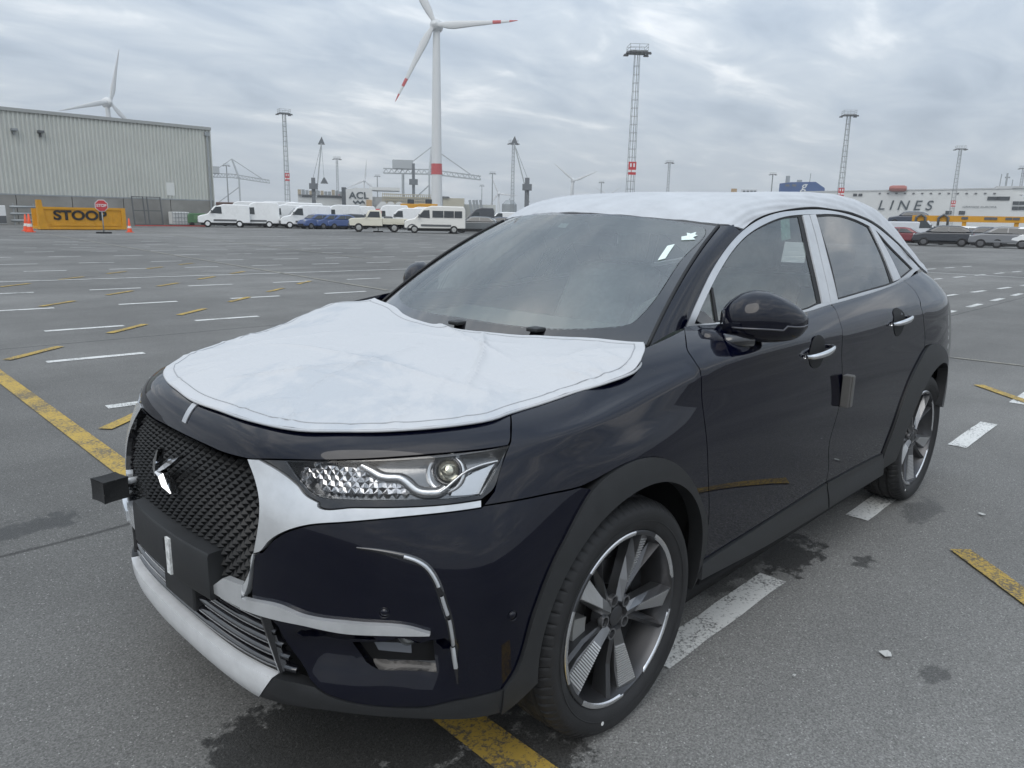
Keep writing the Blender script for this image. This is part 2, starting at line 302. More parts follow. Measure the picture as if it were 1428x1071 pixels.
TR={
 'grille_top':[(0.277,6.341),(0.674,6.296),(1.039,6.278),(1.426,6.316),(1.715,6.36)],
 'hood_low':[(1.715,6.36,1),(2.163,6.557),(2.62,6.703),(2.704,6.723),(3.519,6.862),(4.433,6.931),(5.02,6.927),(5.575,6.917,1)],
 'hood_seam':[(5.599,7.021),(5.559,7.514),(5.53,7.981),(5.511,8.144)],
 'fender':[(5.526,7.982,1),(5.609,7.027,1),(5.593,6.891),(5.447,5.679,1),(5.267,5.403,1),(5.86,5.423),(6.501,5.457),(6.978,5.416,1)],
 'fender_door':[(9.149,1.378,1),(9.19,2.334),(9.014,4.332),(8.962,5.533),(8.956,6.974,1),(8.955,7.053,1),(8.977,7.425),(9.012,7.841),(9.13,8.307),(9.287,8.79,1)],
 'bumper_top':[(5.234,5.367,1),(4.108,5.265),(3.312,5.125),(2.814,4.987),(2.454,4.755),(2.236,4.509),(2.086,4.251),(1.956,4.154),(1.92,3.862),(1.891,3.488),(1.887,3.238,1)],
 'bumper_in':[(2.329,2.836,1),(2.517,2.328),(2.815,1.721,1)],
 'clad_top':[(2.212,1.604,1),(2.583,1.639),(2.926,1.601,1),(3.078,1.504),(3.469,1.383),(3.992,1.311),(4.347,1.308),(4.699,1.338),(5.179,1.52),(5.641,1.603),(5.993,1.641,1)],
 'clad_bot':[(5.98,0.992,1),(5.586,0.986),(5.103,0.971),(4.535,1.006),(3.781,1.045),(2.895,1.006),(1.876,0.691),(1.737,0.529,1)],
 'lip_up':[(-0.156,1.585),(0.215,1.568),(0.614,1.58),(1.021,1.568),(1.342,1.543),(1.805,1.6),(2.212,1.604)],
 'lip_low':[(-0.372,0.62),(0.077,0.7),(0.087,0.076),(0.935,0.844),(1.557,0.679),(1.737,0.529)],
 'arch_f':[(6.018,1.158),(6.175,2.013),(6.329,3.208),(6.63,4.271),(7.158,5.253),(7.695,5.381),(8.123,5.149),(8.576,4.509),(8.909,3.642),(9.167,2.461),(9.147,1.372)],
 'wing':[(1.72,6.362,1),(1.959,6.44,1),(2.307,6.214),(2.606,5.889),(2.737,5.657),(2.933,5.509,1),(2.931,5.417),(3.438,5.449),(4.104,5.467),(4.671,5.489),(5.224,5.526,1),(5.23,5.376,1),(4.108,5.277),(3.311,5.137),(2.813,5.004),(2.453,4.775),(2.219,4.524),(2.069,4.261),(1.934,4.146),(1.898,3.853),(1.841,3.465),(1.756,3.214,1),(1.648,3.285,1),(1.754,3.472),(1.891,3.849),(1.962,4.277),(2.027,4.921),(2.001,5.34),(1.903,5.765)],
 'strip':[(1.764,3.219,1),(1.887,3.247),(2.377,3.331),(2.787,3.25),(3.516,3.254),(4.219,3.235),(4.591,3.106,1),(4.583,3.066,1),(3.95,3.065),(3.384,3.041),(2.788,3.074),(2.371,3.048),(1.734,2.986,1)],
 'nub':[(1.008,2.953,1),(1.385,3.427,1),(1.765,3.478,1),(1.717,2.977,1),(1.376,2.964)],
 'fog':[(3.42,2.538,1),(3.925,2.625),(4.633,2.913,1),(4.731,2.398),(4.814,2.07,1),(4.332,2.092),(3.89,2.092),(3.69,2.202,1)],
 'drl':[(3.474,4.632),(3.702,4.601),(3.973,4.535),(4.252,4.437),(4.43,4.306),(4.575,4.083),(4.666,3.862),(4.759,3.583),(4.853,3.333),(4.944,3.006),(5.048,2.623),(5.123,2.302),(5.188,1.934)],
 'lamp':[(2.412,6.575,1),(2.509,6.314),(2.657,5.976),(2.787,5.771),(2.936,5.652),(3.303,5.642),(3.831,5.647),(4.324,5.64),(4.78,5.624),(5.238,5.641,1),(5.429,6.153),(5.58,6.88,1),(4.936,6.835),(4.574,6.805),(4.17,6.802),(3.784,6.783),(3.043,6.747)],
 'housing':[(1.737,6.357,1),(1.959,6.44),(2.307,6.227),(2.606,5.9),(2.736,5.672),(2.933,5.519,1),(2.93,5.436),(3.438,5.463),(4.104,5.481),(4.67,5.498),(5.244,5.544,1),(5.444,5.746),(5.585,6.893,1),(5.022,6.914),(4.435,6.91),(3.521,6.84),(2.705,6.701),(2.621,6.681),(2.164,6.536)],
 'beam_curve':[(3.444,6.702),(3.586,6.477),(3.702,6.306),(3.835,6.251),(3.967,6.244),(4.083,6.102),(4.203,5.895),(4.319,5.808),(4.459,5.788),(4.578,5.792),(4.67,5.889),(4.784,6.063),(4.943,6.287),(5.17,6.432),(5.468,6.489)],
 'lamp_wedge':[(4.796,5.852,1),(5.007,6.157),(5.459,6.431,1),(5.237,5.663,1),(4.958,5.668),(4.753,5.683,1)],
 'proj':[(4.66,6.391)],
 'proj2':[(4.456,6.3)],
 'door_top':[(9.308,8.824,1),(9.949,8.428),(10.753,8.284,1),(11.314,8.526),(12.058,8.605),(12.731,8.645),(13.25,8.642)],
 'bseam':[(11.213,8.218),(11.123,7.226),(11.099,6.58),(11.115,5.581),(11.078,4.441),(11.006,3.401),(11.136,2.38),(11.159,1.97,1)],
 'sill_top':[(9.169,1.77,1),(10.136,1.839),(11.155,1.975),(12.43,1.884,1)],
 'sill_bot':[(9.134,1.47),(10.163,1.144),(11.32,1.063),(12.472,1.043)],
 'rdoor_rear':[(13.28,8.653,1),(13.316,8.211),(13.331,7.826),(13.266,7.362),(13.131,7.038),(13.211,6.553),(13.286,6.032),(13.256,5.532,1)],
 'arch_r':[(12.455,1.866),(12.518,2.692),(12.61,3.543),(12.8,4.375),(13.042,4.979),(13.283,5.432),(13.558,5.555),(13.809,5.442),(14.138,5.1),(14.51,4.422)],
 'handle_f':[(10.831,6.477)],
 'handle_r':[(12.577,6.749)],
 'foam':[(11.124,4.97)],
 'sensor':[(3.9,3.453),(5.975,3.222)],
 'hbadge':[(-0.158,6.761),(-0.038,6.737),(0.143,7.743),(-0.018,7.768)],
 'emblem1':[(0.053,0.834,1),(0.088,0.775),(0.092,0.746,1),(0.079,0.76),(0.066,0.769,1),(0.03,0.79),(-0.03,0.822),(-0.097,0.851,1),(-0.064,0.829),(-0.006,0.799),(0.017,0.786),(0.023,0.765),(0.006,0.74),(-0.019,0.725),(0.029,0.689),(0.005,0.708),(0.036,0.744),(0.068,0.758,1)],
 'g_chrome_out':[(0.526,1.137,1),(0.58,1.179),(0.636,1.219),(0.788,1.32),(0.945,1.403),(1.08,1.457),(1.233,1.499),(1.388,1.524),(1.55,1.536),(1.773,1.545),(1.988,1.541),(2.215,1.522),(2.433,1.489),(2.646,1.425),(2.844,1.351),(3.018,1.248,1),(2.626,1.198),(2.354,1.188),(2.012,1.175),(1.598,1.157),(1.295,1.135),(1.003,1.129),(0.744,1.131)],
 'g_glass_f':[(0.574,1.144,1),(0.658,1.204),(0.799,1.298),(0.939,1.377),(1.076,1.434),(1.246,1.478),(1.404,1.505),(1.557,1.516,1),(1.481,1.378),(1.439,1.253),(1.418,1.166,1),(1.305,1.151),(1.011,1.143),(0.75,1.142)],
 'g_mid':[(0.574,1.144,1),(0.659,1.205),(0.8,1.299),(0.94,1.378),(1.077,1.435),(1.247,1.48),(1.406,1.507),(1.57,1.519),(1.747,1.524),(1.893,1.528),(2.046,1.525),(2.219,1.505),(2.361,1.479),(2.43,1.466),(2.596,1.375),(2.898,1.251,1),(2.559,1.216),(2.35,1.2),(1.91,1.184),(1.619,1.17),(1.415,1.162),(1.303,1.149),(1.01,1.141),(0.749,1.139)],
 'g_note':[(1.397,1.507),(1.484,1.515),(1.405,1.425),(1.323,1.417)],
 'g_post':[(0.735,1.257,1),(0.747,1.256,1),(0.733,1.2),(0.718,1.14,1),(0.701,1.139,1),(0.718,1.201)],
 'g_glass_r':[(1.734,1.518,1),(1.889,1.525),(2.041,1.522),(2.215,1.502),(2.355,1.476,1),(2.365,1.335),(2.354,1.203,1),(1.913,1.187),(1.621,1.173,1),(1.681,1.349)],
 'g_glass_q':[(2.432,1.463,1),(2.59,1.372),(2.882,1.251,1),(2.564,1.219,1),(2.495,1.342)],
 'g_bp1':[(1.592,1.517,1),(1.658,1.52,1),(1.565,1.308),(1.525,1.164,1),(1.448,1.163,1),(1.505,1.352)],
 'g_bp2':[(1.667,1.52,1),(1.73,1.523,1),(1.65,1.341),(1.602,1.168,1),(1.529,1.164,1),(1.571,1.308)],
 'g_divider':[(2.373,1.476,1),(2.435,1.473,1),(2.495,1.342),(2.546,1.216,1),(2.397,1.209,1),(2.387,1.324)],
 'g_sail':[(0.583,1.143,1),(0.635,1.184),(0.698,1.138,1)],
 'g_qdiv':[(0.742,1.258),(0.726,1.2),(0.705,1.138)],
 'cov':[(-0.813,-0.148),(-0.8,-0.289),(-0.753,-0.45),(-0.684,-0.544),(-0.617,-0.615),(-0.5,-0.7),(-0.392,-0.751),(-0.335,-0.756),(-0.225,-0.777),(-0.127,-0.797),(-0.032,-0.827),(0.075,-0.839),(0.131,-0.824,1),(0.208,-0.785),(0.275,-0.738,1),(0.251,-0.663),(0.203,-0.489),(0.131,-0.321)],
}
EMB={'A': [(0.036, 0.839), (0.057, 0.808), (0.07, 0.781), (0.073, 0.752)], 'arm': [(0.054, 0.769), (0.007, 0.795), (-0.045, 0.824), (-0.112, 0.856)], 'stem': [(0.054, 0.77), (0.016, 0.767), (-0.003, 0.744), (-0.034, 0.729)]}

# domain of the body side: (s,w) = metres round the car, metres up the panel
_u=np.linspace(0,19,1901); _p=base(_u,np.full_like(_u,4.5)); S_OF=np.concatenate([[0],np.cumsum(np.linalg.norm(np.diff(_p,axis=0),axis=1))])
_v=np.linspace(0,9,901); _p=base(np.full_like(_v,5.),_v); W_OF=np.concatenate([[0],np.cumsum(np.linalg.norm(np.diff(_p,axis=0),axis=1))])
def toS(u): u=np.asarray(u,float); return np.sign(u)*np.interp(np.abs(u),_u,S_OF)
def toU(s): s=np.asarray(s,float); return np.sign(s)*np.interp(np.abs(s),S_OF,_u)
class Body:
    def to(self,p): return (float(toS(p[0])),float(np.interp(p[1],_v,W_OF)))
    def uv(self,a,b): return toU(a),np.interp(b,W_OF,_v)
    def P(self,a,b): return P(*self.uv(a,b))
    def N(self,a,b): return nrm(P,*self.uv(a,b))
GX=[.2,.4,.65,.85,1.05,1.35,1.8,2.2,2.6,2.9]; GB=[.705,.715,.727,.748,.772,.800,.812,.805,.778,.748]
def _spl(xs,ys):
    xs=np.array(xs);ys=np.array(ys); n=len(xs); h=np.diff(xs); A=np.zeros((n,n)); b=np.zeros(n); A[0,0]=A[-1,-1]=1
    for i in range(1,n-1):
        A[i,i-1]=h[i-1];A[i,i]=2*(h[i-1]+h[i]);A[i,i+1]=h[i]; b[i]=6*((ys[i+1]-ys[i])/h[i]-(ys[i]-ys[i-1])/h[i-1])
    m=np.linalg.solve(A,b)
    def f(x):
        x=np.clip(np.asarray(x,float),xs[0],xs[-1]); i=np.clip(np.searchsorted(xs,x)-1,0,n-2); t=x-xs[i]; hh=h[i]
        return ys[i]+t*((ys[i+1]-ys[i])/hh-hh*(2*m[i]+m[i+1])/6)+t*t*m[i]/2+t**3*(m[i+1]-m[i])/(6*hh)
    return f
GBf=_spl(GX,GB)
def Gf(x,z):
    t=np.clip(z-1.16,-.12,.6); return GBf(x)-.42*t-.30*t*np.abs(t)
class Side:
    def to(self,p): return (p[0],p[1])
    def P(self,a,b): return np.stack([a,-Gf(a,b),b],-1)
    def N(self,a,b):
        e=1e-3; d=np.cross(self.P(a+e,b)-self.P(a-e,b),self.P(a,b+e)-self.P(a,b-e)); return d/np.linalg.norm(d,axis=-1,keepdims=True)
class Param:
    """any f(a,b)->xyz with a metric-like domain; sign flips the normal"""
    def __init__(s,f,sa=1.,sb=1.,sign=1): s.f=f;s.sa=sa;s.sb=sb;s.sg=sign
    def to(s,p): return (p[0]*s.sa,p[1]*s.sb)
    def P(s,a,b): return s.f(np.asarray(a)/s.sa,np.asarray(b)/s.sb)
    def N(s,a,b):
        e=1e-3; d=np.cross(s.P(a+e,b)-s.P(a-e,b),s.P(a,b+e)-s.P(a,b-e))*s.sg; return d/np.maximum(np.linalg.norm(d,axis=-1,keepdims=True),1e-9)
BODY=Body(); SIDE=Side()
def curve2(pts,step,closed=True):
    """Catmull-Rom through (a,b[,1]) points; a third item marks a corner"""
    n=len(pts); X=[np.array(p[:2],float) for p in pts]; C=[len(p)>2 and p[2]>0 for p in pts]; o=[]
    for i in range(n if closed else n-1):
        j=(i+1)%n; p1,p2=X[i],X[j]
        p0=X[i-1] if (i>0 or closed) and not C[i] else 2*p1-p2
        p3=X[(j+1)%n] if (j+1<n or closed) and not C[j] else 2*p2-p1
        L=np.linalg.norm(p2-p1); k=max(1,int(math.ceil(L/step)))
        l0=max(np.linalg.norm(p1-p0),1e-6); l2=max(np.linalg.norm(p3-p2),1e-6)
        m1=((p1-p0)/l0*L+(p2-p1))/2 ; m2=((p2-p1)+(p3-p2)/l2*L)/2
        for q in range(k):
            t=q/k; t2=t*t;t3=t2*t
            o.append((2*t3-3*t2+1)*p1+(t3-2*t2+t)*m1+(-2*t3+3*t2)*p2+(t3-t2)*m2)
    if not closed: o.append(X[-1])
    return np.array(o)
def area2(p): return .5*np.sum(p[:,0]*np.roll(p[:,1],-1)-np.roll(p[:,0],-1)*p[:,1])
def inset(p,d):
    if not d: return p
    s=1 if area2(p)>0 else -1
    t1=p-np.roll(p,1,0); t2=np.roll(p,-1,0)-p
    t1/=np.maximum(np.linalg.norm(t1,axis=1,keepdims=True),1e-9); t2/=np.maximum(np.linalg.norm(t2,axis=1,keepdims=True),1e-9)
    n1=np.stack([-t1[:,1],t1[:,0]],-1); n2=np.stack([-t2[:,1],t2[:,0]],-1); n=n1+n2
    n/=np.maximum(np.linalg.norm(n,axis=1,keepdims=True),1e-9); c=np.maximum((n*n1).sum(1),.5)
    return p+s*n*(d/c)[:,None]
def inside(poly,pts):
    x,y=pts[:,0],pts[:,1]; c=np.zeros(len(pts),bool); n=len(poly)
    for i in range(n):
        x1,y1=poly[i-1]; x2,y2=poly[i]
        if y1==y2: continue
        h=((y1>y)!=(y2>y))&(x<(x2-x1)*(y-y1)/(y2-y1)+x1); c^=h
    return c
def segdist(poly,pts):
    d=np.full(len(pts),1e9)
    for i in range(len(poly)):
        a,b=poly[i-1],poly[i]; ab=b-a; L=max(ab@ab,1e-12)
        t=np.clip(((pts-a)@ab)/L,0,1); q=a+t[:,None]*ab; d=np.minimum(d,np.hypot(*(pts-q).T))
    return d
def cdt(loops,res):
    """triangulate the region inside loops[0] and outside the others, with a grid of inner points"""
    V=[];E=[]
    for L in loops:
        b=len(V); V+=[Vector((float(p[0]),float(p[1]))) for p in L]; E+=[(b+i,b+(i+1)%len(L)) for i in range(len(L))]
    lo=loops[0].min(0); hi=loops[0].max(0)
    gx=np.arange(lo[0]+res/2,hi[0],res); gy=np.arange(lo[1]+res/2,hi[1],res)
    if len(gx) and len(gy):
        g=np.stack(np.meshgrid(gx,gy),-1); g[1::2,:,0]+=res/2; g=g.reshape(-1,2)
        ok=inside(loops[0],g)
        for L in loops[1:]: ok&=~inside(L,g)
        g=g[ok]
        if len(g):
            d=np.min([segdist(L,g) for L in loops],0); g=g[d>res*.45]
            V+=[Vector((float(p[0]),float(p[1]))) for p in g]
    v,_,f,_,_,_=delaunay_2d_cdt(V,E,[],1,1e-6)
    v=np.array([(q.x,q.y) for q in v]); f=[tuple(q) for q in f]
    if len(f):
        c=np.array([v[list(q)].mean(0) for q in f]); ok=inside(loops[0],c)
        for L in loops[1:]: ok&=~inside(L,c)
        f=[q for q,k in zip(f,ok) if k]
    return v,f
def loft_panel(name,srf,loops,material,parent=None,off=0.,rim=.012,res=.03,flange=0.,dispf=None):
    """sheet on a surface with folded-in edges; loops are in the surface's metric domain"""
    v,f=cdt(loops,res)
    A,B=v[:,0],v[:,1]; Q=srf.P(A,B); Nn=srf.N(A,B)
    o_=off if dispf is None else off+dispf(A,B)
    Pn=Q+Nn*(np.asarray(o_)[...,None] if np.ndim(o_) else o_)
    if dispf is not None:  # normals from the displaced surface
        e=.002
        def D(a,b): return srf.P(a,b)+srf.N(a,b)*(off+dispf(a,b))[...,None]
        dn=np.cross(D(A+e,B)-D(A-e,B),D(A,B+e)-D(A,B-e)); dn/=np.maximum(np.linalg.norm(dn,axis=1,keepdims=True),1e-9)
        dn*=np.where((dn*Nn).sum(1)<0,-1,1)[:,None]
    else: dn=Nn
    F=[]
    for q in f:
        a,b,c=Pn[list(q)]; n=np.cross(b-a,c-a)
        F.append(q if n@Nn[q[0]]>0 else q[::-1])
    ln=[tuple(dn[i]) for q in F for i in q]; verts=[tuple(p) for p in Pn]; nb=len(F)
    if rim:
        cnt={}
        for q in F:
            for i in range(len(q)):
                a,b=q[i],q[(i+1)%len(q)]; cnt[(a,b)]=1
        R=[]
        for (a,b) in cnt:
            if (b,a) not in cnt: R.append((a,b))
        dn_map={}
        for a,b in R:
            for k in (a,b):
                if k not in dn_map: dn_map[k]=len(verts); verts.append(tuple(Pn[k]-Nn[k]*rim))
        top={}
        for a,b in R:
            for k in (a,b):
                if k not in top: top[k]=len(verts); verts.append(tuple(Pn[k]))
        for a,b in R:
            q=(top[b],top[a],dn_map[a],dn_map[b]); F.append(q)
            p=[np.array(verts[i]) for i in q]; n=np.cross(p[1]-p[0],p[2]-p[0]); n/=max(np.linalg.norm(n),1e-9)
            ln+=[tuple(n)]*4
    me=bpy.data.meshes.new(name); me.from_pydata(verts,[],F); me.update(); me.materials.append(material)
    me.polygons.foreach_set('use_smooth',[True]*len(F)); me.normals_split_custom_set(ln)
    o=bpy.data.objects.new(name,me); col.objects.link(o)
    if parent: o.parent=parent
    return o
def mirror(o,name=None):
    """the same piece on the car's other side, with its sub-parts"""
    c=o.copy(); col.objects.link(c); c.parent=o.parent; c.scale=(1,-1,1)
    for ch in o.children:
        k=ch.copy(); col.objects.link(k); k.parent=c
    return c
def raw(pts,srf=None): return [tuple((srf or BODY).to(p))+tuple(p[2:]) for p in pts]
def loop(pts,srf=None,step=.02,ins=.002): return inset(curve2(raw(pts,srf),step),ins)
def panel(name,pts,material,parent,srf=None,both=True,ins=.002,holes=(),step=.02,**kw):
    srf=srf or BODY
    o=loft_panel(name,srf,[loop(pts,srf,step,ins)]+[loop(h,srf,step,-ins) for h in holes],material,parent,**kw)
    if both: mirror(o)
    return o
def xz_to_uv(x,z):
    """body parameters of the side point with given x,z"""
    u=np.interp(x,G0[4,7:17,0],np.arange(7,17)) if x>-.26 else 6.; v=4.
    for _ in range(30):
        q=P(np.array([u]),np.array([v]))[0]; e=1e-3
        qu=(P(np.array([u+e]),np.array([v]))[0]-q)/e; qv=(P(np.array([u]),np.array([v+e]))[0]-q)/e
        J=np.array([[qu[0],qv[0]],[qu[2],qv[2]]]); st=np.linalg.solve(J,np.array([x-q[0],z-q[2]])); st=np.clip(st,-.6,.6)
        u+=st[0]; v=min(max(v+st[1],0),9)
    return (float(u),float(v))

# ------------------------------------------------------------------ the dark blue car
PAINT=bpy.data.materials.new('navy_paint'); PAINT.use_nodes=True
_t=PAINT.node_tree; _b=_t.nodes['Principled BSDF']
_b.inputs['Base Color'].default_value=(.0005,.0010,.0068,1); _b.inputs['Metallic'].default_value=.0; _b.inputs['Specular IOR Level'].default_value=.0; _b.inputs['Roughness'].default_value=.5
_b.inputs['Coat Weight'].default_value=1.; _b.inputs['Coat Roughness'].default_value=.012; _b.inputs['Coat IOR'].default_value=1.50
_tc=N(_t,'ShaderNodeTexCoord'); _vo=N(_t,'ShaderNodeTexVoronoi',i_Scale=95.); _vo.inputs['Randomness'].default_value=1.; LK(_t,_tc.outputs['Object'],_vo.inputs['Vector'])
_no=N(_t,'ShaderNodeTexNoise',i_Scale=9.,i_Detail=3.); LK(_t,_tc.outputs['Object'],_no.inputs[0])
_dr=N(_t,'ShaderNodeMapRange'); _dr.inputs[1].default_value=.0; _dr.inputs[2].default_value=.13; _dr.inputs[3].default_value=1.; _dr.inputs[4].default_value=0.; LK(_t,_vo.outputs['Distance'],_dr.inputs[0])
_gt=math_node(_t,'GREATER_THAN',_no.outputs[0],.60)
_sn=N(_t,'ShaderNodeNewGeometry'); _sx=N(_t,'ShaderNodeSeparateXYZ'); LK(_t,_sn.outputs['Normal'],_sx.inputs[0])
_up=math_node(_t,'GREATER_THAN',_sx.outputs[2],-.2)
_bp=N(_t,'ShaderNodeBump'); _bp.inputs['Strength'].default_value=.35; _bp.inputs['Distance'].default_value=.003
LK(_t,math_node(_t,'MULTIPLY',math_node(_t,'MULTIPLY',_dr.outputs[0],_gt),_up),_bp.inputs['Height']); LK(_t,_bp.outputs[0],_b.inputs['Coat Normal'])
GLOSSBLACK=mat('gloss_black',(.006,.006,.008),.08,coat=1.)
MATTE=mat('black_plastic',(.019,.020,.0215),.48,var=.15,vs=30,bump=.08,bs=900)
DARK=mat('dark_liner',(.006,.006,.007),.8)
CHROME=mat('chrome',(.70,.70,.71),.07,metal=1.)
FILMCHROME=mat('film_on_chrome',(.70,.71,.72),.22,metal=.62,var=.08,vs=14,bump=.05,bs=40)
SILVER=mat('silver_lip',(.78,.79,.80),.38,metal=.2,coat=.4,var=.06,vs=20)
WHITEFILM=mat('white_film',(.47,.485,.505),.40,var=.09,vs=9,bump=.15,bs=25)
SATIN=mat('satin_trim',(.56,.57,.585),.30,metal=.7,var=.05,vs=12)
RUBBER=mat('seal_rubber',(.008,.008,.009),.6)
WSGLASS=glass('windscreen_glass',(.84,.93,.90),.96,veil=.055,ior=2.3)
SIDEGLASS=glass('side_glass',(.80,.90,.87),.96,veil=.035,ior=2.3)
PRIVGLASS=glass('privacy_glass',(.10,.105,.11),.98,veil=.01,ior=2.8)
car=empty('passenger_car'); tag(car,'dark navy blue crossover car with white covers on bonnet and roof, nearest the camera','car')
A=lambda k:list(TR[k])
def sym(half): return half+[(-p[0],)+tuple(p[1:]) for p in half[::-1]]
# --- painted panels
gt=[(0,6.36)]+A('grille_top')[1:-1]
hood_half=[p for p in gt[1:]]+[A('hood_low')[0][:2]+(1,)]+A('hood_low')[1:]+A('hood_seam')+[(5.50,8.30,1),(4.6,8.28),(3.5,8.25),(2.4,8.22),(1.2,8.20)]
hood=panel('bonnet',sym(hood_half),PAINT,car,both=False,rim=.018)
fender=A('fender')+A('arch_f')[5:-1]+A('fender_door')+[(9.0,8.62),(8.5,8.50),(7.6,8.52),(6.5,8.46),(5.53,8.31,1)]
panel('front_wing',fender,PAINT,car,rim=.018)
bumper=A('bumper_top')+A('bumper_in')+A('clad_top')[2:]+A('arch_f')[1:5]+[A('fender')[-1]]+A('fender')[-2:-5:-1]
panel('front_bumper',bumper,PAINT,car,holes=[A('fog')],rim=.03)
dt=A('door_top'); bs=A('bseam')
fd_=A('fender_door'); FT=[(bs[0][0],8.64,1),(10.75,8.42),(9.95,8.55),(9.32,8.92,1)]
fdoor=[A('sill_top')[0],A('sill_top')[1]]+[bs[-1]]+bs[-2::-1]+FT+fd_[8:5:-1]+[p[:2] for p in fd_[5:3:-1]]+fd_[3:0:-1]
panel('front_door',fdoor,PAINT,car,rim=.02)
rr_=A('rdoor_rear'); ar=A('arch_r')
rdoor=[bs[-1],A('sill_top')[3]]+ar[1:6]+[rr_[-1]]+rr_[-2::-1]+[(rr_[0][0],8.74,1),(12.7,8.74),(12.0,8.70),(bs[0][0]+.02,8.64,1)]+bs[:-1]
rdoor[0]=bs[-1]
panel('rear_door',rdoor,PAINT,car,rim=.02)
quarter=[rr_[-1]]+ar[6:]+[(14.62,3.6),(14.60,2.7,1),(15.6,2.5,1),(15.75,4.0),(15.7,6.9,1),(15.4,7.1),(15.2,8.85,1),(14.2,8.9),(13.6,8.82),(rr_[0][0],8.75,1)]+rr_[:-1]
panel('rear_quarter_panel',quarter,PAINT,car,rim=.02)
panel('tailgate',sym([(0,0)])[:0]+[(15.45,7.1,1),(17.5,7.0),(19,7.0,1),(19,8.9,1),(17,8.9),(15.25,8.85,1)],PAINT,car,rim=.02)
panel('tail_lamp',[(15.75,5.6,1),(17.6,5.7,1),(17.6,6.9,1),(15.72,6.9,1)],mat('tail_red',(.12,.006,.008),.12,coat=1.),car,rim=.02)
panel('rear_bumper',[(15.62,2.5,1),(17.5,2.2),(19,2.2,1),(19,5.5,1),(17.6,5.6),(15.8,5.5,1),(15.78,4.0)],PAINT,car,rim=.02)
# --- black cladding
circ=lambda cx,cz,r,a0,a1,n:[xz_to_uv(cx+r*math.cos(rad(a0+(a1-a0)*i/n)),cz+(r+.018)*math.sin(rad(a0+(a1-a0)*i/n))) for i in range(n+1)]
fi=circ(0,.36,.398,-8,182,22)
arch=[A('arch_f')[-1][:2]+(1,)]+A('arch_f')[-2:0:-1]+[A('clad_top')[-1],(5.98,.99,1)]+[fi[-1][:2]+(1,)]+fi[-2:0:-1]+[fi[0]+(1,)]
def archbulge(a,b): return np.full(np.shape(a),0.)
arch_o=panel('wheel_arch_trim',[(p[0],p[1])+tuple(p[2:]) for p in arch],MATTE,car,off=.010,rim=.05,ins=0,res=.02,step=.015)
ri=circ(2.738,.36,.400,14,186,22)
archr=[ar[0][:2]+(1,)]+ar[1:]+[(14.62,3.6),(14.60,2.6,1),ri[0]+(1,)]+ri[1:-1]+[ri[-1]+(1,),(12.47,1.02,1)]
panel('wheel_arch_trim',archr,MATTE,car,off=.010,rim=.05,ins=0,res=.02,step=.015)
sb=A('sill_bot')
stp=A('sill_top')
sill_f=[stp[0],stp[1],bs[-1],(sb[2][0]-.12,sb[2][1],1),sb[1],(sb[0][0],sb[0][1]-.1,1)]
_wt=float(np.interp(1.85,_v,W_OF))
def sill_flare(a,b): return .006+.34*np.clip(_wt-b,0,.14)
panel('door_sill_trim',sill_f,MATTE,car,off=0.,rim=.05,dispf=sill_flare,res=.025)
sill_r=[(bs[-1][0]+.01,bs[-1][1],1),((bs[-1][0]+stp[3][0])/2,(bs[-1][1]+stp[3][1])/2+.01),stp[3],(sb[3][0],sb[3][1],1),(sb[2][0]-.10,sb[2][1],1)]
panel('door_sill_trim',sill_r,MATTE,car,off=0.,rim=.05,dispf=sill_flare,res=.025)
clad=A('clad_top')+A('clad_bot')[:-2]+[(1.80,.62),(1.70,.50,1)]
panel('bumper_skirt',clad,MATTE,car,off=.004,rim=.04,ins=.001)
lip=sym([(0.6,1.58),(1.3,1.57),(1.8,1.60),(2.2,1.60,1),(1.72,.53,1),(1.2,.66),(.6,.70)])
panel('front_lip',lip,SILVER,car,both=False,off=.006,rim=.03,ins=.001)
# --- inner shell, floor, wheel wells
def shell():
    us=np.concatenate([np.linspace(0,19,115)]); vs=np.linspace(.4,7.7,40); U,V=np.meshgrid(us,vs)
    Q=base(U,V)-nrm(base,U,V)*(.075)
    o=MB(); 
    for s in (1,-1):
        b=len(o.v); o.v+=[(q[0],q[1]*s,q[2]) for q in Q.reshape(-1,3)]; n=len(us)
        for j in range(len(vs)-1):
            for i in range(n-1):
                c=Q[j:j+2,i:i+2].reshape(-1,3).mean(0)
                if min(math.hypot(c[0]-0,c[2]-.36),math.hypot(c[0]-2.738,c[2]-.36))<.455: continue
                o.f.append((b+j*n+i,b+j*n+i+1,b+(j+1)*n+i+1,b+(j+1)*n+i)); o.m.append(0)
    o.box(-.5,3.1,-.58,.58,.21,.25); o.box(.42,2.3,-.86,.86,.22,.26)
    return o
shell().build('body_shell',DARK,car,smooth=True)
for cx in (0,2.738):
    for s in (-1,1):
        w=MB(); n=40
        for k in range(n+1):
            t=rad(-8+198*k/n)
            for y in (.55*s,(.90 if cx<1 else .85)*s): w.v.append((cx+.445*math.cos(t),y,.36+.445*math.sin(t)))
        for k in range(n): w.f.append((2*k,2*k+1,2*k+3,2*k+2)); w.m.append(0)
        b=len(w.v); w.v.append((cx,.55*s,.36)); 
        for k in range(n): w.f.append((b,2*k,2*k+2)); w.m.append(0)
        w.build('wheel_liner',DARK,car,smooth=True)
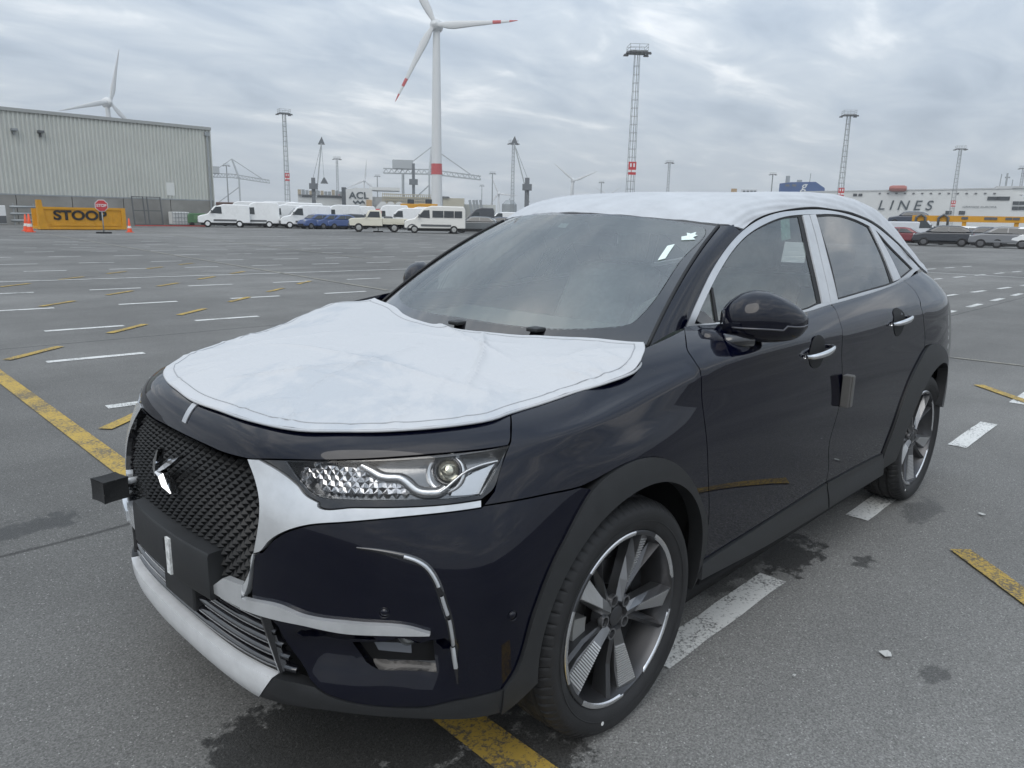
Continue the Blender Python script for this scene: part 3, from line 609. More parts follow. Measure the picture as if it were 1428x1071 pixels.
# --- side windows, trim and pillars (surface of the glasshouse)
def gpanel(name,pts,m_,off=0.,rim=.006,holes=(),ins=0.,res=.04,step=.02): return panel(name,pts,m_,car,srf=SIDE,off=off,rim=rim,holes=holes,ins=ins,res=res,step=step)
co=A('g_chrome_out'); gf=A('g_glass_f'); gr,gq=A('g_glass_r'),A('g_glass_q'); mid=A('g_mid')
gpanel('window_chrome_trim',co,SATIN,off=.006,holes=[mid],rim=.014,res=.012,step=.012)
gpanel('window_seal',[(p[0],p[1])+tuple(p[2:]) for p in mid],RUBBER,off=.001,rim=0,holes=[gf,gr,gq],res=.02,step=.012,ins=-.004)
gpanel('front_side_window',gf,SIDEGLASS,off=-.001,rim=0,ins=-.003)
gpanel('rear_side_window',gr,PRIVGLASS,off=-.001,rim=0,ins=-.003)
gpanel('quarter_window',gq,PRIVGLASS,off=-.001,rim=0,ins=-.003)
gpanel('pillar_film',A('g_bp1'),WHITEFILM,off=.007,rim=.01)
gpanel('pillar_film',A('g_bp2'),WHITEFILM,off=.007,rim=.01)
gpanel('quarter_divider_film',A('g_divider'),WHITEFILM,off=.007,rim=.01)
gpanel('mirror_sail',A('g_sail'),GLOSSBLACK,off=.006)
gpanel('quarterlight_post',A('g_post'),RUBBER,off=.004)
# roof gutter line
def gtube(pts,name,m_,r,off):
    c=curve2([p[:2] for p in pts],.03,False); Q=SIDE.P(c[:,0],c[:,1])+SIDE.N(c[:,0],c[:,1])*off
    o=MB().tube(Q,r,8).build(name,m_,car,smooth=True); mirror(o)
gtube([(p[0],p[1]+.010) for p in co[5:16]],'roof_gutter',RUBBER,.008,.001)
# --- roof surface
RO=np.array([
 [(1.06,.629,1.456),(.985,.575,1.473),(.875,.33,1.493),(.80,0,1.509)],
 [(1.233,.617,1.506),(1.17,.55,1.553),(1.07,.33,1.570),(1.0,0,1.578)],
 [(1.55,.611,1.543),(1.50,.54,1.600),(1.44,.32,1.607),(1.4,0,1.612)],
 [(1.85,.609,1.551),(1.85,.53,1.618),(1.82,.32,1.620),(1.8,0,1.62)],
 [(2.215,.616,1.530),(2.22,.53,1.622),(2.22,.32,1.622),(2.2,0,1.62)],
 [(2.48,.626,1.486),(2.55,.53,1.592),(2.6,.32,1.608),(2.6,0,1.606)],
 [(2.75,.655,1.396),(2.86,.55,1.520),(2.95,.32,1.575),(2.97,0,1.575)],
 [(3.02,.714,1.258),(3.12,.61,1.355),(3.22,.35,1.475),(3.24,0,1.515)],
 [(3.16,.72,1.215),(3.28,.63,1.28),(3.36,.37,1.41),(3.38,0,1.45)]])
RO[...,1]*=-1
def _ropad(c):
    M_=np.array([1,-1,1.]); c=np.concatenate([2*c[:,:1]-c[:,1:2],c,c[:,-2:-1]*M_],1)
    return np.concatenate([2*c[:1]-c[1:2],c,2*c[-1:]-c[-2:-1]],0)
_c=RO.copy(); _U,_V=np.meshgrid(np.arange(4),np.arange(9))
for _ in range(3): _c=_c+(RO-ev(_ropad(_c),_U,_V))
ROC=_ropad(_c)
def roofP(a,b):
    """a across 0 side .. 3 centre (.. 6 other side), b along 0 front .. 8"""
    a=np.asarray(a,float); s=np.where(a>3,-1.,1.); q=ev(ROC,np.where(a>3,6-a,a),b); q=q.copy(); q[...,1]*=s; return q
ROOF=Param(roofP,.23,.31,1)
# --- windscreen
def wsP(a,b):
    a=np.asarray(a,float);b=np.asarray(b,float); a2=a*a
    y=a*(.705+(.568-.705)*b); x0=.10+.238*a2; x1=.80+.170*a2; z0=1.055+.042*a2; z1=1.508-.040*a2
    k=4*b*(1-b)*.028
    return np.stack([x0+(x1-x0)*b-k*.55,y,z0+(z1-z0)*b+k*.83],-1)
WS=Param(wsP,.64,.75,1)
_n=WS.N(np.array([0.]),np.array([.3]))[0]
if _n[2]<0: WS.sg=-1
_n=ROOF.N(np.array([.6]),np.array([1.]))[0]
if _n[2]<0: ROOF.sg=-1
wo=[(-1,-.0,1),(0,-.02),(1,-.0,1),(1.0,.5),(1,1.0,1),(0,1.005),(-1,1.0,1),(-1.0,.5)]
wi=[(-.93,.20),(-.90,.135),(-.82,.115),(0,.125),(.82,.115),(.90,.135),(.93,.20),(.955,.6),(.955,.95),(.92,.965),(0,.975),(-.92,.965),(-.955,.95),(-.955,.6)]
ws=panel('windscreen',[(p[0]*.99,p[1])+tuple(p[2:]) for p in wi],WSGLASS,car,srf=WS,both=False,rim=0,ins=-.004,res=.05)
fr_=panel('windscreen_border',wo,GLOSSBLACK,car,srf=WS,both=False,rim=.006,ins=0,holes=[wi],res=.03)
# camera housing behind the glass, tape and sticker scraps on it
panel('camera_housing',[(-.17,.955,1),(.10,.965,1),(.02,.77,1),(-.10,.76,1)],mat('housing_black',(.02,.022,.024),.5),ws,srf=WS,both=False,off=-.012,rim=.05,ins=0)
panel('sensor_window',[(-.07,.90,1),(.005,.905,1),(-.01,.86,1),(-.085,.855,1)],mat('sensor_grey',(.30,.34,.34),.4),ws,srf=WS,both=False,off=-.006,rim=0,ins=0)
TAPE=mat('white_tape',(.70,.80,.76),.5,var=.08,vs=60)
panel('tape_strip',[(-.845,.60,1),(-.875,.62,1),(-.868,.755,1),(-.838,.735,1)],TAPE,ws,srf=WS,both=False,off=.003,rim=.002,ins=0)
panel('torn_sticker',[(-.885,.80,1),(-.87,.835,1),(-.895,.85,1),(-.88,.88,1),(-.905,.875,1),(-.925,.90,1),(-.93,.87,1),(-.945,.865,1),(-.93,.84,1),(-.95,.82,1),(-.92,.81,1)],TAPE,ws,srf=WS,both=False,off=.003,rim=.002,ins=0)
# --- front pillars
ce=curve2([p[:2] for p in co[0:6]],.04,False); Qe=SIDE.P(ce[:,0],ce[:,1])+SIDE.N(ce[:,0],ce[:,1])*.002
bb=np.linspace(-.02,1.0,len(Qe)); Qw=wsP(np.full(len(Qe),-1.008),bb)
pv=[];nk=7
for i in range(len(Qe)):
    for k in range(nk):
        t=k/(nk-1); p=Qw[i]*(1-t)+Qe[i]*t; b_=math.sin(pi*t)*.016; p=p+np.array([-.25,-.55,.8])*b_; pv.append(p)
pf=[(i*nk+k,i*nk+k+1,(i+1)*nk+k+1,(i+1)*nk+k) for i in range(len(Qe)-1) for k in range(nk-1)]
ap=mesh_obj('windscreen_pillar',pv,pf,PAINT,car,smooth=True); mirror(ap)
o=MB().tube([p+np.array([-.002,-.002,.003]) for p in Qw],.006,8).build('windscreen_seal',RUBBER,car,smooth=True); mirror(o)
# scuttle below the glass
panel('scuttle',[(-1.0,-.12,1),(0,-.16),(1.0,-.12,1),(1.0,.0,1),(0,-.02),(-1.0,.0,1)],MATTE,car,srf=WS,both=False,off=-.004,rim=.02,ins=0)
for a0 in (-.02,-.5):
    wj=MB(); q=wsP(np.array([a0,a0+.02]),np.array([.085,.10])); wj.box(q[0][0]-.03,q[0][0]+.02,q[0][1]-.025,q[0][1]+.025,q[0][2],q[0][2]+.014); wj.build('washer_jet',MATTE,car,bevel=.004)

# ------------------------------------------------------------------ front of the car
def pt(u,v,off=0.):
    u=np.atleast_1d(np.asarray(u,float)); v=np.atleast_1d(np.asarray(v,float)); u,v=np.broadcast_arrays(u,v)
    return P(u,v)+nrm(P,u,v)*off
def ribbon(name,pts,w,m_,parent,off=.004,thick=.01,both=True,step=.015,taper=0.,cut=None):
    """flat strip following a line on the body; pts in (u,v)"""
    c=curve2(raw(pts),step,False)
    if cut: c=c[int(len(c)*cut[0]):max(int(len(c)*cut[1]),int(len(c)*cut[0])+3)]
    d=np.gradient(c,axis=0); d/=np.linalg.norm(d,axis=1,keepdims=True); n=np.stack([-d[:,1],d[:,0]],-1)
    t=np.linspace(0,1,len(c)); ww=w*(1-taper*np.abs(2*t-1)**3)[:,None]
    o_=[]
    for k in (-1,-.6,0,.6,1):
        q=c+n*ww/2*k; o_.append(BODY.P(q[:,0],q[:,1])+BODY.N(q[:,0],q[:,1])*(off-(thick if abs(k)==1 else 0)))
    V=np.concatenate(o_); L=len(c); F=[(k*L+i,k*L+i+1,(k+1)*L+i+1,(k+1)*L+i) for k in range(4) for i in range(L-1)]
    o=mesh_obj(name,V,F,m_,parent,smooth=True)
    if both: mirror(o)
    return o
# grille: dark backing and raised pyramids
wing_in=A('wing')[-7:]
gh=[(0.4,6.30),(1.04,6.26),(1.5,6.30),(1.715,6.33,1)]+[p[:2] for p in wing_in[::-1]]+[(1.62,3.22,1),(1.1,2.98,1),(.5,3.05)]
grille=panel('grille',sym(gh),GLOSSBLACK,car,both=False,off=-.040,rim=-.045,ins=0)
gloop=loop(sym(gh),None,.02,.0); gcen=gloop.mean(0)
PYR=mat('grille_black',(.0035,.0037,.0042),.42,spec=.35)
dw,dh=.0345,.0300
lo,hi=gloop.min(0),gloop.max(0); cells=[]
r=0; y=lo[1]
while y<hi[1]+dh:
    x=-(int(abs(lo[0])/dw)+2)*dw+(dw/2 if r%2 else 0)
    while x<hi[0]+dw: cells.append((x,y)); x+=dw
    y+=dh/2; r+=1
cells=np.array(cells); keep=inside(gloop,cells); cells=cells[keep]; dd=segdist(gloop,cells); cells=cells[dd>.004]
def pyr(c):
    a,b=c; k=.497
    aa=np.array([a-dw*k,a,a+dw*k,a,a]); bb_=np.array([b,b-dh*k,b,b+dh*k,b-dh*.10])
    q=np.stack([aa[:4],bb_[:4]],-1)
    cl=np.array([p if inside(gloop,p[None])[0] else p+(np.array([a,b])-p)*.55 for p in q]); aa[:4]=cl[:,0]; bb_[:4]=cl[:,1]
    h=np.array([-.023,-.023,-.023,-.023,-.012]); Q=BODY.P(aa,bb_)+BODY.N(aa,bb_)*h[:,None]
    B=BODY.P(aa[:4],bb_[:4])+BODY.N(aa[:4],bb_[:4])*-.042
    return list(Q)+list(B),[(0,1,4),(1,2,4),(2,3,4),(3,0,4),(0,5,6,1),(1,6,7,2),(2,7,8,3),(3,8,5,0)]
order=np.argsort(-(cells[:,0]))  # nearest to the camera first
rest=MB()
for i,k in enumerate(order):
    v_,f_=pyr(cells[k])
    if i<298: mesh_obj('grille_pyramid',v_,f_,PYR,grille)
    else: rest.add(v_,f_)
if rest.v: tag(rest.build('grille_pyramid_field',PYR,grille),kind='stuff')
# emblem on the grille
em=A('emblem1'); mx_=-.0; ec=curve2([p for p in em],.006); 
def prism_x(name,c,x0,x1,m_,parent,bev=.003):
    loops=[np.asarray(c)]; v2,f2=cdt(loops,.05); n=len(v2)
    V=[(x0,p[0],p[1]) for p in v2]+[(x1,p[0],p[1]) for p in v2]; F=[]
    for q in f2:
        a,b,cc=[v2[i] for i in q]; s_=(b[0]-a[0])*(cc[1]-a[1])-(b[1]-a[1])*(cc[0]-a[0])
        q=q if s_<0 else q[::-1]; F.append(q); F.append(tuple(i+n for i in q[::-1]))
    E={}
    for q in f2:
        for i in range(3):
            e_=tuple(sorted((q[i],q[(i+1)%3]))); E[e_]=E.get(e_,0)+1
    F+=[(a,b,b+n,a+n) for (a,b),k in E.items() if k==1]
    o=mesh_obj(name,V,F,m_,parent)
    return o
def blade(name,line,widths,parent,x=-.912,h=.012):
    """ridged chrome blade: centre ridge line raised towards -x"""
    c=np.array(line,float); d=np.gradient(c,axis=0); d/=np.linalg.norm(d,axis=1,keepdims=True); n=np.stack([-d[:,1],d[:,0]],-1); w=np.array(widths)[:,None]/2
    L_=len(c); V=[]
    for k,hh in ((-1,0),(0,h),(1,0)):
        q=c+n*w*k; V+=[(x-hh*min(1,float(w[i])/.008),q[i][0],q[i][1]) for i in range(L_)]
    F=[(k*L_+i,k*L_+i+1,(k+1)*L_+i+1,(k+1)*L_+i) for k in (0,1) for i in range(L_-1)]
    V+=[(x+.02,p[1],p[2]) for p in V[:L_]]+[(x+.02,p[1],p[2]) for p in V[2*L_:3*L_]]
    F+=[(i,i+1,3*L_+i+1,3*L_+i) for i in range(L_-1)]+[(2*L_+i,2*L_+i+1,4*L_+i+1,4*L_+i) for i in range(L_-1)]
    return mesh_obj(name,V,F,CHROME,parent)
emb=blade('grille_emblem',EMB['A'],[.002,.0075,.0075,.002],grille)
blade('emblem_arm',EMB['arm'],[.004,.014,.016,.003],emb)
blade('emblem_stem',EMB['stem'],[.010,.020,.018,.003],emb)
# number plate holder
ph=MB(); ys=np.linspace(-.255,.255,13); prof=[]
for y_ in ys:
    x_=-.934+.24*y_*y_
    prof.append([(x_+.075,y_,.632),(x_+.004,y_,.627),(x_,y_,.620),(x_,y_,.505),(x_+.004,y_,.498),(x_+.075,y_,.496)])
for i,p_ in enumerate(prof): ph.v+=p_
for i in range(12):
    for k in range(5): ph.f.append((i*6+k,i*6+k+1,(i+1)*6+k+1,(i+1)*6+k)); ph.m.append(0)
ph.f+=[tuple(range(6)),tuple(72+k for k in range(6))[::-1]]; ph.m+=[0,0]
plate=ph.build('plate_holder',MATTE,car,auto=40)
MB().box(-.9395,-.9300,-.060,-.036,.507,.612).build('paper_label',mat('label_paper',(.62,.63,.62),.7,var=.35,vs=70),plate)
MB().box(-.9360,-.929,-.030,-.012,.565,.600).build('plate_slot',DARK,plate)
MB().box(-.900,-.86,-.10,.10,.395,.500).build('intake_blank',MATTE,car,bevel=.006)
# lower intake slats
for k,v_ in enumerate((1.80,2.05,2.30,2.55,2.80)):
    ribbon('intake_slat',[(-2.55+.12*k,v_),(-1.3,v_-.02),(0,v_-.03),(1.3,v_-.02),(2.55-.12*k,v_)],.016,GLOSSBLACK,car,off=-.012,thick=.02,both=False)
ribbon('intake_divider',[(2.02,2.9),(2.15,2.3),(2.3,1.72)],.022,GLOSSBLACK,car,off=-.004,thick=.03)
# chrome wing, lower blade
panel('chrome_wing',A('wing'),FILMCHROME,car,off=.005,rim=.02,ins=.001,res=.015,step=.01)
panel('chrome_blade',A('strip'),FILMCHROME,car,off=.014,rim=.014,ins=.0,res=.012,step=.01)
panel('chrome_corner',A('nub'),FILMCHROME,car,off=.010,rim=.02,ins=.0,res=.015,step=.01)
# bonnet badge
panel('bonnet_badge',[(-.075,6.76,1),(.045,6.74,1),(.085,7.74,1),(-.05,7.77,1)],SATIN,hood,both=False,off=.003,rim=.003,ins=0,res=.02)
# head lamps
hl=empty('headlight',parent=car)
house=panel('lamp_housing',A('housing'),GLOSSBLACK,hl,both=False,off=-.004,rim=.03,holes=[A('lamp')],ins=.001,res=.015,step=.01)
LAMPDARK=mat('lamp_dark',(.24,.245,.25),.16,metal=.85)
LAMPSILVER=mat('lamp_silver',(.66,.67,.68),.22,metal=.9)
bowl=panel('reflector_bowl',A('lamp'),LAMPDARK,hl,both=False,off=-.065,rim=-.055,ins=.0,res=.02,step=.012)
panel('lens',A('lamp'),glass('lamp_lens',(.97,.97,.97),.9,ior=1.38),hl,both=False,off=.001,rim=0,ins=-.002,res=.03)
bc=A('beam_curve')
ribbon('light_blade',bc[:11],.032,LAMPSILVER,hl,off=-.022,thick=.03,both=False)
ribbon('light_blade',bc[9:],.011,LAMPSILVER,hl,off=-.014,thick=.03,both=False)
panel('side_reflector',A('lamp_wedge'),LAMPSILVER,hl,both=False,off=-.034,rim=.02,ins=0,res=.02)
# facets of the reflector below the blade
ll=loop(A('lamp'),None,.02,.004); bcs=curve2(raw(bc),.02,False); fac=MB(); fx=.023
g_=np.stack(np.meshgrid(np.arange(ll[:,0].min(),ll[:,0].max(),fx),np.arange(ll[:,1].min(),ll[:,1].max(),fx*.62)),-1); g_[1::2,:,0]+=fx/2; g_=g_.reshape(-1,2)
sel=inside(ll,g_)
lim=np.interp(g_[:,0],bcs[:,0],bcs[:,1],left=9); u_,v_=BODY.uv(g_[:,0],g_[:,1])
sel&=(g_[:,1]<lim-.012)
rf=np.random.default_rng(3)
for a_,b_ in g_[sel]:
    ax=rf.uniform(-.2,.2)*fx; bx=rf.uniform(-.15,.15)*fx; k=.5
    aa=np.array([a_-fx*k,a_,a_+fx*k,a_,a_+ax]); bb_=np.array([b_,b_-fx*.62,b_,b_+fx*.62,b_+bx]); h=np.array([-.05,-.05,-.05,-.05,-.05+rf.uniform(.006,.009)])
    Q=BODY.P(aa,bb_)+BODY.N(aa,bb_)*h[:,None]; fac.add(Q,[(0,1,4),(1,2,4),(2,3,4),(3,0,4)])
fac.build('reflector_facets',mat('facet_chrome',(.78,.78,.79),.16,metal=1.),hl)
pq=pt(*TR['proj'][0][:2],-.030)[0]; nn=nrm(P,np.array([4.66]),np.array([6.39]))[0]; nn=(nn+np.array([-.55,0,0])); nn/=np.linalg.norm(nn)
def disc_axis(prof,c,n_,name,m_,parent,seg=32,smooth=True):
    z_=Vector(n_); q=z_.to_track_quat('Z','Y').to_matrix(); o=MB().rev(prof,seg,(0,0,0),2); o.v=[tuple(q@Vector(p)+Vector(c)) for p in o.v]
    return o.build(name,m_,parent,smooth=smooth)
disc_axis([(.000,.018),(.012,.0155),(.021,.008),(.026,-.004)],pq,nn,'projector_lens',mat('projector_glass',(.62,.60,.48),.04,metal=.85,coat=1.),hl)
disc_axis([(.0265,-.006),(.029,.006),(.036,.004),(.038,-.03)],pq,nn,'projector_shroud',GLOSSBLACK,hl)
disc_axis([(.038,-.012),(.047,-.006),(.050,-.035)],pq-np.array([.012,.0,.004]),nn,'projector_bezel',LAMPSILVER,hl)
def mirror_tree(e):
    c=e.copy(); col.objects.link(c); c.parent=e.parent; c.scale=(1,-1,1)
    for ch in e.children:
        k=ch.copy(); col.objects.link(k); k.parent=c
    return c
mirror_tree(hl)
# daytime light slot
drl=empty('running_light',parent=car)
ribbon('light_slot',A('drl'),.024,GLOSSBLACK,drl,off=.003,thick=.012,both=False,taper=.8)
for c0,c1 in ((.24,.50),(.525,.655),(.672,.80),(.817,.935)):
    ribbon('light_bar',A('drl'),.009,SATIN,drl,off=.008,thick=.006,both=False,cut=(c0,c1))
mirror_tree(drl)
# fog lamps
fg=empty('fog_lamp',parent=car)
panel('fog_recess',A('fog'),GLOSSBLACK,fg,both=False,off=-.045,rim=-.045,ins=-.002)
panel('fog_ledge',[(3.62,2.60,1),(4.30,2.62,1),(4.36,2.33,1),(3.8,2.36,1)],mat('fog_grey',(.12,.13,.15),.2,coat=1.),fg,both=False,off=-.030,rim=.02,ins=0)
fq=pt(4.22,2.66,-.030)[0]; fn=np.array([-.86,-.42,.12]); fn/=np.linalg.norm(fn)
disc_axis([(.0,.014),(.018,.012),(.027,.004),(.029,-.02)],fq,fn,'fog_lens',mat('fog_glass',(.30,.31,.31),.12,metal=.6,coat=1.),fg)
mirror_tree(fg)
for u_,v_ in ((3.9,3.453),(5.975,3.222)):
    c_=pt(u_,v_,.0015)[0]; n_=nrm(P,np.array([u_]),np.array([v_]))[0]
    o=disc_axis([(.0,.0012),(.0095,.0012),(.0100,-.002),(.0118,-.002),(.0122,.0014),(.0135,.0)],c_,n_,'parking_sensor',PAINT,car,20); mirror(o)
# towing eye
MB().tube([(-.86,.36,.655),(-.915,.36,.655)],.010,12).build('towing_eye',SILVER,car,smooth=True)
# ------------------------------------------------------------------ door handles, mirrors
def door_handle(x0,x1,z0,z1,name):
    h=empty(name,parent=car)
    c0=xz_to_uv((x0+x1)/2-.01,(z0+z1)/2); s0,w0=BODY.to(c0)
    lp=np.array([(s0+.072*math.cos(t),w0+.045*math.sin(t)) for t in np.linspace(0,2*pi,28,endpoint=False)])
    loft_panel('handle_recess',BODY,[lp],DARK,h,off=.0022,rim=.002,res=.02)
    n=16; V=[];F=[]
    for i in range(n+1):
        t=i/n; u,v_=xz_to_uv(x0+(x1-x0)*t,z0+(z1-z0)*t); off=.004+.034*math.sin(pi*min(max(t,.0),1))**.45
        p_=pt(u,v_,off)[0]; hh=.013*(.55+.45*math.sin(pi*t)**.6); 
        for k in range(10):
            a_=2*pi*k/10; V.append((p_[0],p_[1]-.009*math.cos(a_),p_[2]+hh*math.sin(a_)))
    for i in range(n):
        for k in range(10): F.append((i*10+k,i*10+(k+1)%10,(i+1)*10+(k+1)%10,(i+1)*10+k))
    F+=[tuple(range(10)),tuple(n*10+k for k in range(10))[::-1]]
    mesh_obj('handle_bar',V,F,CHROME,h,smooth=True)
    mirror_tree(h)
door_handle(1.055,1.285,1.004,1.020,'door_handle')
door_handle(1.975,2.195,1.046,1.064,'door_handle')
def wing_mirror():
    mr=empty('wing_mirror',parent=car)
    I=np.array([.645,-.795]); O=np.array([.832,-1.012]); ax=(O-I)/np.linalg.norm(O-I); fd=np.array([-.80,-.60])
    T=np.array([0,.06,.2,.35,.5,.65,.8,.92,1.]); ZT=np.array([1.205,1.232,1.262,1.275,1.272,1.258,1.236,1.212,1.185])-.010; ZB=np.array([1.135,1.118,1.105,1.100,1.100,1.102,1.108,1.122,1.15])-.010; FD=np.array([.03,.060,.088,.098,.096,.086,.066,.042,.006])
    n=44;k=32; V=[];F=[]
    for i in range(n+1):
        t=i/n; zt=np.interp(t,T,ZT); zb=np.interp(t,T,ZB); f_=np.interp(t,T,FD); zc=zb+(zt-zb)*.42
        b2=I+(O-I)*t
        for j in range(k):
            a_=2*pi*j/k; ca,sa=math.cos(a_),math.sin(a_)
            d_=(f_ if ca>0 else .035)*np.sign(ca)*abs(ca)**.85; z_=zc+((zt-zc) if sa>0 else (zc-zb))*np.sign(sa)*abs(sa)**.9
            q=b2+fd*d_; V.append((q[0],q[1],z_))
    for i in range(n):
        for j in range(k): F.append((i*k+j,i*k+(j+1)%k,(i+1)*k+(j+1)%k,(i+1)*k+j))
    F+=[tuple(range(k)),tuple(n*k+j for j in range(k))[::-1]]
    V=np.array(V); 
    # smooth along the axis
    W=V.reshape(n+1,k,3)
    for _ in range(3): W[1:-1]=(W[:-2]+2*W[1:-1]+W[2:])/4
    up=[f for f in F if np.mean([V[i][2] for i in f])>=1.148]; dn=[f for f in F if np.mean([V[i][2] for i in f])<1.148]
    mesh_obj('mirror_cap',W.reshape(-1,3),up,PAINT,mr,smooth=True)
    mesh_obj('mirror_base',W.reshape(-1,3),dn,PAINT,mr,smooth=True)
    # turn signal line
    ln=[]
    for t in np.linspace(.10,.99,24):
        i=int(t*n); row=W[i]; j=min(range(-8,9),key=lambda q:abs(row[q%k][2]-(1.140+.012*t))); ln.append(row[j%k]+np.append(fd,0)*.0015)
    MB().tube(ln,.0035,6).build('indicator_strip',mat('indicator',(.10,.10,.11),.15,metal=.5),mr,smooth=True)
    a_=MB(); a_.tube([(.575,-.815,1.095),(.60,-.86,1.100),(.655,-.905,1.106)],[.030,.027,.024],14); a_.build('mirror_arm',GLOSSBLACK,mr,smooth=True)
    a_=MB(); a_.tube([(.50,-.80,1.115),(.555,-.825,1.102),(.60,-.84,1.096)],[.030,.036,.02],14); a_.build('mirror_foot',PAINT,mr,smooth=True)
    gp=MB(); gp.add([(.69,-.795,1.12),(.862,-.995,1.14),(.862,-.995,1.19),(.69,-.795,1.225)],[(0,1,2,3)]); gp.build('mirror_glass',CHROME,mr)
    mirror_tree(mr)
wing_mirror()
# ------------------------------------------------------------------ wheels
TYRE=mat('tyre_rubber',(.016,.016,.017),.62,var=.25,vs=14,bump=.1,bs=300)
ALU=mat('alloy_grey',(.24,.242,.25),.34,metal=.9,coat=.3)
ALUBRIGHT=mat('alloy_machined',(.78,.785,.80),.2,metal=1.)
ALUDARK=mat('alloy_dark',(.09,.091,.096),.36,metal=.8)
RIBM=mat('alloy_rib',(.60,.605,.61),.28,metal=.6)
def make_wheel(rot=0.):
    """wheel centred on the origin, outer face towards -y"""
    w=empty('wheel',parent=car)
    prof=[(.262,-.085),(.266,-.094),(.275,-.101),(.290,-.107),(.308,-.111),(.322,-.111),(.333,-.107),(.3425,-.098),(.3500,-.088),(.3545,-.078),
          (.3555,-.064),(.3490,-.060),(.3490,-.052),(.3570,-.048),(.3580,-.022),(.3510,-.018),(.3510,-.010),(.3585,-.006),(.3585,.018),(.3515,.022),(.3515,.030),(.3575,.034),(.3560,.058),(.349,.062),(.349,.070),(.3540,.078),(.3490,.090),(.334,.104),(.310,.110),(.28,.103),(.262,.085)]
    n=432; t_=MB(); k=len(prof)
    for j in range(n):
        a_=2*pi*j/n; gr_=j%6==0
        for i,(r_,h) in enumerate(prof):
            rr__=r_-(.0045 if gr_ and (7<=i<=10 or 22<=i<=26) else 0)-(.003 if (j+i)%12==3 and 13<=i<=21 and r_>.355 else 0)
            t_.v.append((rr__*math.cos(a_+i*.002),h,rr__*math.sin(a_+i*.002)))
    for j in range(n):
        for i in range(k-1): t_.f.append((j*k+i,((j+1)%n)*k+i,((j+1)%n)*k+i+1,j*k+i+1)); t_.m.append(0)
    tyre=t_.build('tyre',TYRE,w,auto=28)
    MB().rev([(.296,-.1095),(.298,-.1115),(.300,-.1103)],96).build('sidewall_ring',TYRE,tyre,smooth=True)
    d_=MB(); d_.tube([(-.10,-.112,-.285),(-.10,-.1135,-.285)],.006,10); d_.build('paint_dot',mat('dot_white',(.7,.7,.68),.6),tyre)
    rim=MB().rev([(.262,-.090),(.2655,-.0955),(.262,-.0985),(.252,-.0975),(.2495,-.092),(.243,-.070),(.236,-.03),(.222,.02),(.222,.09),(.262,.095)],96).build('rim',ALUDARK,w,auto=40)
    # machined outer segments
    for s_ in range(5):
        b_=MB(); a0=rad(rot+72*s_+12); a1=rad(rot+72*s_+60); q=16
        for i in range(q+1):
            a_=a0+(a1-a0)*i/q; e_=.0 if 0<i<q else .006
            for r_,h in ((.2648,-.0968),(.262,-.0993),(.2525,-.0985),(.2490+e_,-.094)): b_.v.append((r_*math.cos(a_),h,r_*math.sin(a_)))
        for i in range(q):
            for kk in range(3): b_.f.append((i*4+kk,i*4+kk+1,(i+1)*4+kk+1,(i+1)*4+kk)); b_.m.append(0)
        b_.build('machined_edge',ALUBRIGHT,rim,smooth=True)
    # spokes
    def spk(name,rows,m_,ang,par,mi=None,mats=None):
        """rows: list over radius of [(t,h),...] cross-section points, tangential t and height h (towards -y)"""
        V=[];F=[]; kk=len(rows[0][1]); ca,sa=math.cos(ang),math.sin(ang)
        for r_,sec in rows:
            for t,h in sec: V.append((r_*ca-t*sa,-h,r_*sa+t*ca))
        for i in range(len(rows)-1):
            for j in range(kk): F.append((i*kk+j,i*kk+(j+1)%kk,(i+1)*kk+(j+1)%kk,(i+1)*kk+j))
        F+=[tuple(range(kk))[::-1],tuple((len(rows)-1)*kk+j for j in range(kk))]
        return mesh_obj(name,V,F,m_,par)
    for s_ in range(5):
        an=rad(rot+72*s_)
        main=spk('spoke',[(.045,[(-.020,.03),(-.020,.068),(.002,.078),(.020,.064),(.02,.03)]),
                    (.11,[(-.026,.03),(-.024,.064),(.007,.081),(.019,.060),(.017,.03)]),
                    (.18,[(-.044,.03),(-.040,.066),(.012,.089),(.020,.062),(.018,.03)]),
                    (.250,[(-.060,.03),(-.052,.078),(.018,.0965),(.022,.066),(.020,.03)])],ALU,an,rim)
        # machined face with fine ribs, on the flank of the spoke
        rb=MB(); nr=17; ca,sa=math.cos(an),math.sin(an)
        for i in range(nr):
            r_=.105+.137*i/nr; f_=(r_-.105)/.145
            t0=-.022-.026*f_; t1=.005+.010*f_; h0=.0655+.0110*f_; h1=.0802+.0150*f_; dr=.137/nr*.55
            q=[(r_,t0,h0),(r_+dr,t0,h0),(r_+dr,t1,h1),(r_,t1,h1)]; q2=[(a_,b_,c_+.0030) for a_,b_,c_ in q]
            rb.add([(a_*ca-b_*sa,-c_,a_*sa+b_*ca) for a_,b_,c_ in q2+[(x_,y_,z_-.0045) for x_,y_,z_ in q2]],[(0,1,2,3),(0,4,5,1),(1,5,6,2),(2,6,7,3),(3,7,4,0)])
        rb.build('machined_ribs',RIBM,main)
        an2=an-rad(25)
        spk('spoke',[(.05,[(-.004,.03),(-.002,.060),(.014,.064),(.030,.056),(.03,.03)]),
                    (.15,[(-.010,.03),(-.006,.062),(.004,.070),(.020,.052),(.02,.03)]),
                    (.248,[(-.016,.03),(-.010,.084),(.002,.092),(.012,.060),(.012,.03)])],ALUDARK,an2,rim)
        ab=an+rad(36)
        MB().rev([(.0,-.062),(.009,-.062),(.0115,-.058),(.012,-.045)],16,(.054*math.cos(ab),0,.054*math.sin(ab))).build('wheel_bolt',ALUDARK,rim,auto=40)
        MB().rev([(.0125,-.052),(.0135,-.072),(.018,-.072),(.020,-.060)],16,(.054*math.cos(ab),0,.054*math.sin(ab))).build('bolt_seat',ALU,rim,auto=40)
